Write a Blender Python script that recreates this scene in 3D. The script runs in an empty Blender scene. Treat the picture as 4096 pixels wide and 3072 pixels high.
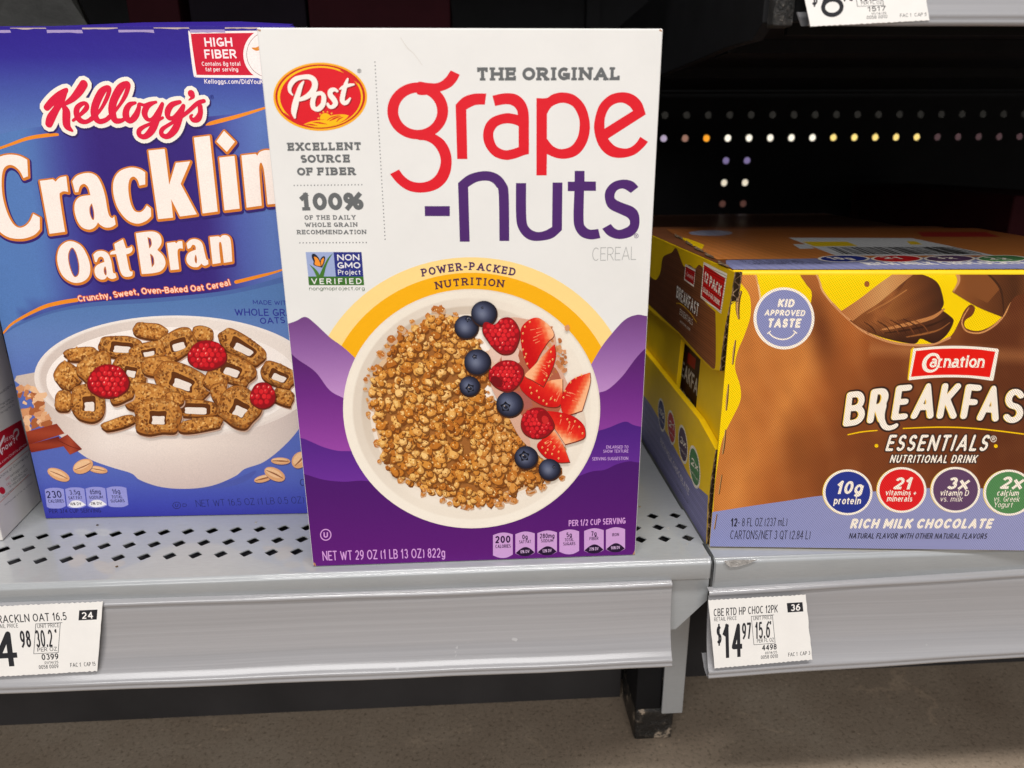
import bpy, math, random
import numpy as np
from mathutils import Vector, Matrix
from mathutils.geometry import delaunay_2d_cdt, tessellate_polygon

random.seed(7)
rng = np.random.default_rng(7)
S = bpy.context.scene
COL = S.collection

# ------------------------------------------------------------------ camera
FPX = 2850.0
CAM = np.array([0.0995, -0.3789, 0.2341])
PITCH, ROLL, YAW = 0.3108, -0.0067, -0.0542


def cam_rows():
    cy, sy = math.cos(YAW), math.sin(YAW)
    rz = np.array([[cy, sy, 0], [-sy, cy, 0], [0, 0, 1]])
    a = np.array([[1, 0, 0], [0, 0, -1], [0, 1, 0]]) @ rz
    cp, sp = math.cos(PITCH), math.sin(PITCH)
    p = np.array([[1, 0, 0], [0, cp, -sp], [0, sp, cp]])
    cr, sr = math.cos(ROLL), math.sin(ROLL)
    r = np.array([[cr, -sr, 0], [sr, cr, 0], [0, 0, 1]])
    return r @ p @ a


M = cam_rows()
cam = bpy.data.cameras.new("camera")
cam.sensor_width = 36
cam.lens = 36 * FPX / 4096
cam.clip_start = 0.01
cam.clip_end = 60
cam.dof.use_dof = True
cam.dof.focus_distance = 0.43
cam.dof.aperture_fstop = 8.5
camo = bpy.data.objects.new("camera", cam)
COL.objects.link(camo)
mw = Matrix.Identity(4)
for i in range(3):
    mw[i][0], mw[i][1], mw[i][2] = M[0][i], -M[1][i], -M[2][i]
    mw[i][3] = CAM[i]
camo.matrix_world = mw
S.camera = camo

# ------------------------------------------------------------------ world, lamps, exposure
w = bpy.data.worlds.new("World")
S.world = w
w.use_nodes = True
bg = w.node_tree.nodes["Background"]
bg.inputs[0].default_value = (0.97, 0.97, 1.0, 1)
bg.inputs[1].default_value = 0.22


def area(name, loc, target, sx, sy, power, colr):
    l = bpy.data.lights.new(name, 'AREA')
    l.shape = 'RECTANGLE'
    l.size, l.size_y = sx, sy
    l.energy = power
    l.color = colr
    o = bpy.data.objects.new(name, l)
    COL.objects.link(o)
    o.location = loc
    d = Vector(target) - Vector(loc)
    o.rotation_euler = d.to_track_quat('-Z', 'Y').to_euler()
    return o


area("ceiling_lamp", (0.25, -1.05, 2.9), (0.15, 0, 0.1), 2.4, 0.30, 86, (1, 0.975, 0.95))
area("store_light", (-0.3, -2.6, 1.5), (0.1, 0, 0.12), 2.6, 1.3, 50, (1, 0.98, 0.965))
area("far_aisle_lamp", (0.55, 0.585, 0.52), (0.55, 0.70, 0.22), 1.3, 0.04, 7, (1, 0.93, 0.82))
S.view_settings.view_transform = 'Standard'
S.view_settings.look = 'None'
S.view_settings.exposure = 0.0
S.view_settings.gamma = 1
S.cycles.max_bounces = 6


# ------------------------------------------------------------------ helpers
def lin(c):
    c = np.asarray(c, float) / 255.0
    return np.where(c <= 0.04045, c / 12.92, ((c + 0.055) / 1.055) ** 2.4)


def tag(o, label=None, cat=None, group=None, kind=None):
    if label: o["label"] = label
    if cat: o["category"] = cat
    if group: o["group"] = group
    if kind: o["kind"] = kind
    return o


def empty(name, loc, label, cat, group=None):
    o = bpy.data.objects.new(name, None)
    COL.objects.link(o)
    o.location = loc
    o.empty_display_size = 0.02
    return tag(o, label, cat, group)


def mesh_obj(name, verts, faces, mat, parent=None, cols=None, smooth=False, bevel=0):
    base = Vector(parent_loc(parent)) if parent else Vector((0, 0, 0))
    v = np.asarray(verts, float).reshape(-1, 3) - np.array(base)
    me = bpy.data.meshes.new(name)
    me.from_pydata(v.tolist(), [], faces)
    if cols is not None:
        a = me.color_attributes.new("Col", 'FLOAT_COLOR', 'POINT')
        c = np.ones((len(v), 4), np.float32)
        c[:, :3] = cols
        a.data.foreach_set("color", c.ravel())
    if smooth:
        for p in me.polygons: p.use_smooth = True
    me.materials.append(mat)
    me.update()
    o = bpy.data.objects.new(name, me)
    COL.objects.link(o)
    if parent: o.parent = parent
    if bevel:
        b = o.modifiers.new("b", 'BEVEL')
        b.width = bevel
        b.segments = 3
        b.limit_method = 'ANGLE'
        b.angle_limit = math.radians(40)
    return o


def parent_loc(p):
    l = Vector((0, 0, 0))
    while p:
        l += p.location
        p = p.parent
    return l


class MB:
    """collects pieces of ONE part"""
    def __init__(s): s.v, s.f = [], []

    def add(s, vs, fs):
        n = len(s.v)
        s.v += [tuple(map(float, p)) for p in vs]
        s.f += [[n + i for i in q] for q in fs]

    def box(s, a, b):
        (x0, y0, z0), (x1, y1, z1) = a, b
        s.add([(x0, y0, z0), (x1, y0, z0), (x1, y1, z0), (x0, y1, z0), (x0, y0, z1), (x1, y0, z1), (x1, y1, z1), (x0, y1, z1)],
              [(0, 3, 2, 1), (4, 5, 6, 7), (0, 1, 5, 4), (1, 2, 6, 5), (2, 3, 7, 6), (3, 0, 4, 7)])

    def prism(s, base, d):
        """extrude a 3D polygon by vector d"""
        n = len(base)
        b = [Vector(p) for p in base]
        t = [p + Vector(d) for p in b]
        s.add(b + t, [list(range(n))[::-1], list(range(n, 2 * n))] + [(i, (i + 1) % n, n + (i + 1) % n, n + i) for i in range(n)])

    def sweep(s, prof, xs, off=None):
        """profile [(y,z)] swept along x; off(i,x)->(dy,dz)"""
        n = len(prof)
        vs = []
        for x in xs:
            for i, (y, z) in enumerate(prof):
                dy, dz = off(i, x) if off else (0, 0)
                vs.append((x, y + dy, z + dz))
        fs = []
        for k in range(len(xs) - 1):
            for i in range(n - 1):
                a = k * n + i
                fs.append((a, a + 1, a + n + 1, a + n))
        s.add(vs, fs)

    def build(s, name, mat, parent=None, **k):
        return mesh_obj(name, s.v, s.f, mat, parent, **k)


# ---------------- materials
def newmat(name):
    m = bpy.data.materials.new(name)
    m.use_nodes = True
    nt = m.node_tree
    return m, nt, nt.nodes["Principled BSDF"]


def N(nt, t, **k):
    n = nt.nodes.new(t)
    for a, b in k.items(): setattr(n, a, b)
    return n


def noise(nt, scale, detail=4, rough=0.6, coord=None, vec=None):
    if vec is None:
        tc = N(nt, 'ShaderNodeTexCoord')
        vec = tc.outputs['Object']
    n = N(nt, 'ShaderNodeTexNoise')
    n.inputs['Scale'].default_value = scale
    n.inputs['Detail'].default_value = detail
    n.inputs['Roughness'].default_value = rough
    nt.links.new(vec, n.inputs['Vector'])
    return n


def ramp(nt, src, stops):
    r = N(nt, 'ShaderNodeValToRGB')
    e = r.color_ramp.elements
    while len(e) < len(stops): e.new(0.5)
    for k, (p, c) in enumerate(stops):
        e[k].position = p
        e[k].color = (*c, 1) if len(c) == 3 else c
    nt.links.new(src, r.inputs[0])
    return r


def mixc(nt, mode, fac, a, b):
    m = N(nt, 'ShaderNodeMix', data_type='RGBA', blend_type=mode)
    for s, v in ((m.inputs[0], fac), (m.inputs[6], a), (m.inputs[7], b)):
        if isinstance(v, (int, float)): s.default_value = v
        elif isinstance(v, tuple): s.default_value = (*v, 1) if len(v) == 3 else v
        else: nt.links.new(v, s)
    return m.outputs[2]


def bump(nt, b, h, strength, dist=0.001):
    n = N(nt, 'ShaderNodeBump')
    n.inputs['Strength'].default_value = strength
    n.inputs['Distance'].default_value = dist
    nt.links.new(h, n.inputs['Height'])
    nt.links.new(n.outputs[0], b.inputs['Normal'])


def plain(name, c, rough=0.5, spec=0.5, var=0.08, scale=60, bmp=0.0, metal=0, bscale=None, coat=0):
    m, nt, b = newmat(name)
    c = tuple(c)
    n = noise(nt, scale, 5)
    r = ramp(nt, n.outputs[0], [(0.3, tuple(x * (1 - var) for x in c)), (0.7, tuple(min(1, x * (1 + var)) for x in c))])
    nt.links.new(r.outputs[0], b.inputs['Base Color'])
    b.inputs['Roughness'].default_value = rough
    b.inputs['Specular IOR Level'].default_value = spec
    b.inputs['Metallic'].default_value = metal
    b.inputs['Coat Weight'].default_value = coat
    b.inputs['Coat Roughness'].default_value = 0.15
    if bmp:
        n2 = noise(nt, bscale or scale * 4, 5)
        bump(nt, b, n2.outputs[0], bmp)
    return m


def print_mat(name, grain=0.10, gscale=2600, rough=0.45, spec=0.18, half=0, waves=0.10):
    m, nt, b = newmat(name)
    at = N(nt, 'ShaderNodeVertexColor', layer_name="Col")
    c = at.outputs[0]
    g = noise(nt, gscale, 2, 0.7)
    gr = ramp(nt, g.outputs[0], [(0.3, (1 - grain,) * 3), (0.7, (1 + grain * 0.6,) * 3)])
    c = mixc(nt, 'MULTIPLY', 1.0, c, gr.outputs[0])
    if half:
        tc = N(nt, 'ShaderNodeTexCoord')
        mp = N(nt, 'ShaderNodeMapping')
        mp.inputs['Rotation'].default_value = (0, math.radians(38), 0)
        nt.links.new(tc.outputs['Object'], mp.inputs[0])
        outs = []
        for d in ('X', 'Z'):
            wv = N(nt, 'ShaderNodeTexWave', wave_type='BANDS', bands_direction=d)
            wv.inputs['Scale'].default_value = 300
            nt.links.new(mp.outputs[0], wv.inputs['Vector'])
            outs.append(wv.outputs[1])
        mm = N(nt, 'ShaderNodeMath', operation='MULTIPLY')
        nt.links.new(outs[0], mm.inputs[0])
        nt.links.new(outs[1], mm.inputs[1])
        hr = ramp(nt, mm.outputs[0], [(0.1, (1 + half * 0.55,) * 3), (0.45, (1 - half * 1.3,) * 3)])
        c = mixc(nt, 'MULTIPLY', 1.0, c, hr.outputs[0])
    nt.links.new(c, b.inputs['Base Color'])
    b.inputs['Roughness'].default_value = rough
    b.inputs['Specular IOR Level'].default_value = spec
    n2 = noise(nt, 45, 6, 0.65)
    bump(nt, b, n2.outputs[0], waves, 0.003)
    return m


# ---------------- 2D artwork on real faces
def ray(px, py):
    d = M.T @ np.array([(px - 2048) / FPX, (py - 1536) / FPX, 1.0])
    return d


def Z(x0, y0, s):
    def f(*p):
        return (x0 + p[0] * s, y0 + p[1] * s) + tuple(p[2:3])
    f.s = s
    return f


class Face:
    """a flat printed face: origin O, axes U (right) and V (up)"""
    def __init__(s, O, U, V, rect=None, off=3e-5, step=8e-6):
        s.O, s.U, s.V = np.array(O, float), np.array(U, float), np.array(V, float)
        s.U /= np.linalg.norm(s.U)
        s.V /= np.linalg.norm(s.V)
        s.N = np.cross(s.U, s.V)
        if np.dot(CAM - s.O, s.N) < 0: s.N = -s.N
        s.rect, s.off, s.step = rect, off, step
        s.items = []
        s.part = None

    def uv(s, px, py):
        d = ray(px, py)
        t = np.dot(s.O - CAM, s.N) / np.dot(d, s.N)
        p = CAM + d * t - s.O
        return np.array([p @ s.U, p @ s.V])

    def px(s, uv):
        X = s.O + np.outer(uv[:, 0], s.U) + np.outer(uv[:, 1], s.V)
        c = (X - CAM) @ M.T
        return np.stack([2048 + FPX * c[:, 0] / c[:, 2], 1536 + FPX * c[:, 1] / c[:, 2]], 1)

    def scl(s, px, py):
        a, b, c = s.uv(px, py), s.uv(px + 4, py), s.uv(px, py + 4)
        return (np.linalg.norm(b - a) + np.linalg.norm(c - a)) / 8

    def add(s, V, T, c, smooth=None):
        V = np.asarray(V, float).reshape(-1, 2)
        if len(V) < 3 or not len(T): return
        c = np.asarray(c, float)
        if c.ndim == 1: c = np.tile(c, (len(V), 1))
        if s.rect is not None:
            u0, v0, u1, v1 = s.rect
            if V[:, 0].min() < u0 or V[:, 1].min() < v0 or V[:, 0].max() > u1 or V[:, 1].max() > v1:
                V, T, c = clip(V, T, c, s.rect)
                if len(V) < 3: return
        s.items.append((s.part, V, T, c, (V[:, 0].min(), V[:, 1].min(), V[:, 0].max(), V[:, 1].max())))

    # --- drawing calls; coordinates are measured points of the printed face
    def poly(s, pts, c, holes=(), z=None, sm=True):
        z = z or (lambda *p: p)
        loops = []
        for L in (pts,) + tuple(holes):
            L = spline([z(*p) if len(p) == 2 else z(p[0], p[1])[:2] + (p[2],) for p in L], True) if sm else [z(*p)[:2] for p in L]
            loops.append([s.uv(*p[:2]) for p in L])
        flat = [q for L in loops for q in L]
        T = tessellate_polygon([[Vector((q[0], q[1], 0)) for q in L] for L in loops])
        s.add(flat, [tuple(t) for t in T], lin(c))

    def outline(s, pts, wd, c, z=None, holes=()):
        z = z or (lambda *p: p)
        for L in (pts,) + tuple(holes):
            L = spline([z(*p) if len(p) == 2 else z(p[0], p[1])[:2] + (p[2],) for p in L], True)
            s._st([(p[0], p[1], wd) for p in L] + [(L[0][0], L[0][1], wd)], c)

    def stroke(s, pts, c, z=None, extra=0, d=(0, 0), sm=True):
        k = z.s if z else 1
        z = z or (lambda *p: p)
        P = []
        for p in pts:
            q = z(p[0], p[1])
            P.append((q[0] + d[0], q[1] + d[1], (p[2] * k + extra)))
        P = open_spline(P) if sm and len(P) > 2 else P
        s._st(P, c)

    def _st(s, P, c):
        k = s.scl(P[0][0], P[0][1])
        Q = [(*s.uv(p[0], p[1]), p[2] * k / 2) for p in P]
        V, T = union(stroke_polys(Q, 'r'))
        s.add(V, T, lin(c))

    def grad(s, pts, fn, z=None, n=26, sm=True):
        z = z or (lambda *p: p)
        L = spline([z(*p) if len(p) == 2 else z(p[0], p[1])[:2] + (p[2],) for p in pts], True) if sm else [z(*p)[:2] for p in pts]
        B = np.array([s.uv(*p[:2]) for p in L])
        lo, hi = B.min(0), B.max(0)
        st = max(hi - lo) / n
        gx, gy = np.meshgrid(np.arange(lo[0] + st / 2, hi[0], st), np.arange(lo[1] + st / 2, hi[1], st))
        G = np.stack([gx.ravel(), gy.ravel()], 1)
        G = G[inside(G, B)]
        allv = [Vector(p) for p in B] + [Vector(p) for p in G]
        nb = len(B)
        r = delaunay_2d_cdt(allv, [(i, (i + 1) % nb) for i in range(nb)], [], 1, 1e-7)
        V = np.array([list(p) for p in r[0]])
        P = s.px(V)
        s.add(V, [tuple(t) for t in r[2]], np.array([lin(fn(*p)) for p in P]))

    def ell(s, cx, cy, rx, ry, c, z=None, rot=0, n=40, fn=None, ring=0):
        a = math.radians(rot)
        def pt(t, k=1):
            x, y = rx * k * math.cos(t), ry * k * math.sin(t)
            return (cx + x * math.cos(a) - y * math.sin(a), cy + x * math.sin(a) + y * math.cos(a))
        P = [pt(2 * math.pi * i / n) for i in range(n)]
        if fn: s.grad(P, fn, z, sm=False, n=max(8, n // 2))
        elif ring:
            k = 1 - ring / max(rx, ry)
            s.poly(P, c, [[pt(2 * math.pi * i / n, k) for i in range(n)]], z, sm=False)
        else: s.poly(P, c, (), z, sm=False)

    def text(s, t, base, h, c, z=None, wt=0.15, slab=False, it=0, out=0, oc=None, cap='s', gap=0.12, fit=True, d=None, dc=None, ratio=None):
        """base: measured points of the baseline (left ... right); h: cap height in the same units"""
        k = z.s if z else 1
        z = z or (lambda *p: p)
        B = [z(*p)[:2] for p in base]
        k0 = s.scl(*B[0])
        H = float(np.linalg.norm(s.uv(B[0][0], B[0][1] - h * k) - s.uv(*B[0])))
        uv = [s.uv(*p) for p in B]
        if len(uv) > 2:
            uv = [np.array(p[:2]) for p in open_spline([(q[0], q[1], 0) for q in uv])]
        seg = [np.linalg.norm(uv[i + 1] - uv[i]) for i in range(len(uv) - 1)]
        L = sum(seg)
        W = [GL.get(ch, GL['?'])[0] + (0.16 if slab and ch in SERIF else 0) + (max(0, wt - .1) * .7 if ch != ' ' else 0) for ch in t]
        g = gap * H
        nat = sum(W) * H
        kx = L / (nat + g * (len(t) - 1))
        g *= kx
        ks = min(1, kx) ** .6
        lay = []
        if out: lay.append((out, oc))
        if d: lay.append((0, dc, d))
        lay.append((0, c))
        for e in lay:
            x = 0
            dd = (e[2][0] * k * k0, -e[2][1] * k * k0) if len(e) > 2 else (0, 0)
            for ch, wi in zip(t, W):
                cw = wi * kx * H
                if ch != ' ':
                    V, T = glyph(ch, round(cw / H / ks, 2), wt, slab, cap, e[0])
                    V = V * np.array([ks * (cw / H / ks) / round(cw / H / ks, 2), 1])
                    xm = x + cw / 2
                    acc = 0
                    for i, sg in enumerate(seg):
                        if acc + sg >= xm or i == len(seg) - 1: break
                        acc += sg
                    dr = (uv[i + 1] - uv[i]) / sg
                    nr = np.array([-dr[1], dr[0]])
                    o = uv[i] + dr * (xm - acc)
                    VV = o + np.outer((V[:, 0] * H - cw / 2 + V[:, 1] * H * it), dr) + np.outer(V[:, 1] * H, nr) + np.array(dd)
                    s.add(VV, T, lin(e[1]))
                x += cw + g

    def letter(s, ch, q, c, z=None, wt=0.18, out=0, oc=None):
        """one letter inside a measured quad bl, br, tr, tl"""
        z = z or (lambda *p: p)
        bl, br, tr, tl = [s.uv(*z(*p)[:2]) for p in q]
        wd = np.linalg.norm(br - bl) / np.linalg.norm(tl - bl)
        for e, cc in ((out, oc), (0, c)):
            if e == 0 and cc is None: continue
            if cc is None: continue
            V, T = glyph(ch, wd, wt, False, 'r', e)
            a = V[:, :1] / wd
            b = V[:, 1:]
            s.add((bl * (1 - a) + br * a) * (1 - b) + (tl * (1 - a) + tr * a) * b, T, lin(cc))

    def build(s, parent, mat, labels={}):
        n = len(s.items)
        bb = np.array([it[4] for it in s.items])
        lay = np.zeros(n, int)
        for i in range(n):
            b = bb[i]
            if i:
                m = (bb[:i, 0] < b[2]) & (bb[:i, 2] > b[0]) & (bb[:i, 1] < b[3]) & (bb[:i, 3] > b[1])
                if m.any(): lay[i] = lay[:i][m].max() + 1
        parts = {}
        for i, it in enumerate(s.items):
            parts.setdefault(it[0], []).append(i)
        objs = {}
        for key, idx in parts.items():
            Vs, Fs, Cs, k = [], [], [], 0
            for i in idx:
                _, V, T, c, _ = s.items[i]
                X = s.O + np.outer(V[:, 0], s.U) + np.outer(V[:, 1], s.V) + s.N * (s.off + s.step * lay[i])
                tr = np.array(T)
                a, b_, c_ = X[tr[:, 0]], X[tr[:, 1]], X[tr[:, 2]]
                fl = (np.cross(b_ - a, c_ - a) @ s.N) < 0
                tr[fl] = tr[fl][:, ::-1]
                Vs.append(X)
                Cs.append(c)
                Fs += (tr + k).tolist()
                k += len(V)
            nm = key[0] if isinstance(key, tuple) else key
            par = parent
            if isinstance(key, tuple) and key[1] in objs: par = objs[key[1]]
            o = mesh_obj(nm, np.concatenate(Vs), Fs, mat, par, np.concatenate(Cs))
            objs[key] = o
            if key in labels: o["label"] = labels[key]
        print("ART", parent.name, n, "items", lay.max() if n else 0, "layers")
        return objs


def inside(G, B):
    x, y = G[:, 0], G[:, 1]
    r = np.zeros(len(G), bool)
    n = len(B)
    for i in range(n):
        (x0, y0), (x1, y1) = B[i], B[(i + 1) % n]
        m = (y0 > y) != (y1 > y)
        with np.errstate(divide='ignore', invalid='ignore'):
            r ^= m & (x < (x1 - x0) * (y - y0) / (y1 - y0 + 1e-30) + x0)
    return r


def clip(V, T, c, R):
    oV, oT, oC = [], [], []
    for t in T:
        P = [np.concatenate([V[i], c[i]]) for i in t]
        for ax, lim, sg in ((0, R[0], 1), (1, R[1], 1), (0, R[2], -1), (1, R[3], -1)):
            Q = []
            for i in range(len(P)):
                a, b = P[i], P[(i + 1) % len(P)]
                da, db = sg * (a[ax] - lim), sg * (b[ax] - lim)
                if da >= 0: Q.append(a)
                if (da >= 0) != (db >= 0): Q.append(a + (b - a) * (da / (da - db)))
            P = Q
            if len(P) < 3: break
        if len(P) < 3: continue
        k = len(oV)
        for p in P:
            oV.append(p[:2])
            oC.append(p[2:])
        for i in range(1, len(P) - 1): oT.append((k, k + i, k + i + 1))
    return np.array(oV), oT, np.array(oC)


def cr(p0, p1, p2, p3, t):
    return 0.5 * ((2 * p1) + (-p0 + p2) * t + (2 * p0 - 5 * p1 + 4 * p2 - p3) * t * t + (-p0 + 3 * p1 - 3 * p2 + p3) * t ** 3)


def spline(P, closed=True, n=5):
    """closed loop; a third value 1 marks a sharp corner"""
    A = [np.array(p[:2], float) for p in P]
    K = [len(p) > 2 and p[2] == 1 for p in P]
    m = len(A)
    out = []
    for i in range(m):
        p1, p2 = A[i], A[(i + 1) % m]
        p0 = p1 if K[i] else A[i - 1]
        p3 = p2 if K[(i + 1) % m] else A[(i + 2) % m]
        if K[i] and K[(i + 1) % m]:
            out.append(tuple(p1))
            continue
        for j in range(n): out.append(tuple(cr(p0, p1, p2, p3, j / n)))
    return out


def open_spline(P, n=5):
    A = [np.array(p, float) for p in P]
    out = []
    for i in range(len(A) - 1):
        p0 = A[i - 1] if i else A[i]
        p3 = A[i + 2] if i + 2 < len(A) else A[i + 1]
        for j in range(n): out.append(tuple(cr(p0, A[i], A[i + 1], p3, j / n)))
    out.append(tuple(A[-1]))
    return out


def stroke_polys(P, cap='r', nd=10):
    """P: (x,y,halfwidth) -> convex polygons"""
    out = []
    P = [np.array(p, float) for p in P]
    Q = [P[0]]
    for p in P[1:]:
        if np.linalg.norm(p[:2] - Q[-1][:2]) > 1e-9: Q.append(p)
    P = Q
    for i in range(len(P) - 1):
        a, b = P[i], P[i + 1]
        d = (b - a)[:2]
        d = d / np.linalg.norm(d)
        nrm = np.array([-d[1], d[0]])
        aa, bb = a[:2].copy(), b[:2].copy()
        if cap == 's' and i == 0: aa -= d * a[2]
        if cap == 's' and i == len(P) - 2: bb += d * b[2]
        out.append([aa - nrm * a[2], bb - nrm * b[2], bb + nrm * b[2], aa + nrm * a[2]])
    rg = range(len(P)) if cap == 'r' else range(1, len(P) - 1)
    for i in rg:
        p = P[i]
        out.append([p[:2] + p[2] * np.array([math.cos(2 * math.pi * k / nd + 0.1), math.sin(2 * math.pi * k / nd + 0.1)]) for k in range(nd)])
    return out


def union(polys):
    vs, fs = [], []
    for P in polys:
        a = sum(P[i][0] * P[(i + 1) % len(P)][1] - P[(i + 1) % len(P)][0] * P[i][1] for i in range(len(P)))
        if abs(a) < 1e-16: continue
        if a < 0: P = P[::-1]
        k = len(vs)
        vs += [Vector((float(p[0]), float(p[1]))) for p in P]
        fs.append(list(range(k, k + len(P))))
    r = delaunay_2d_cdt(vs, [], fs, 1, 1e-7)
    V = np.array([list(p) for p in r[0]])
    T = [tuple(t) for t, o in zip(r[2], r[5]) if len(o)]
    return V, T


# ---------------- a stroke alphabet. skeleton in the unit box; A(cx,cy,rx,ry,a0,a1) arcs in degrees
def A(cx, cy, rx, ry, a0, a1):
    n = max(3, int(abs(a1 - a0) / 22))
    return [(cx + rx * math.cos(math.radians(a0 + (a1 - a0) * i / n)), cy + ry * math.sin(math.radians(a0 + (a1 - a0) * i / n))) for i in range(n + 1)]


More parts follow.
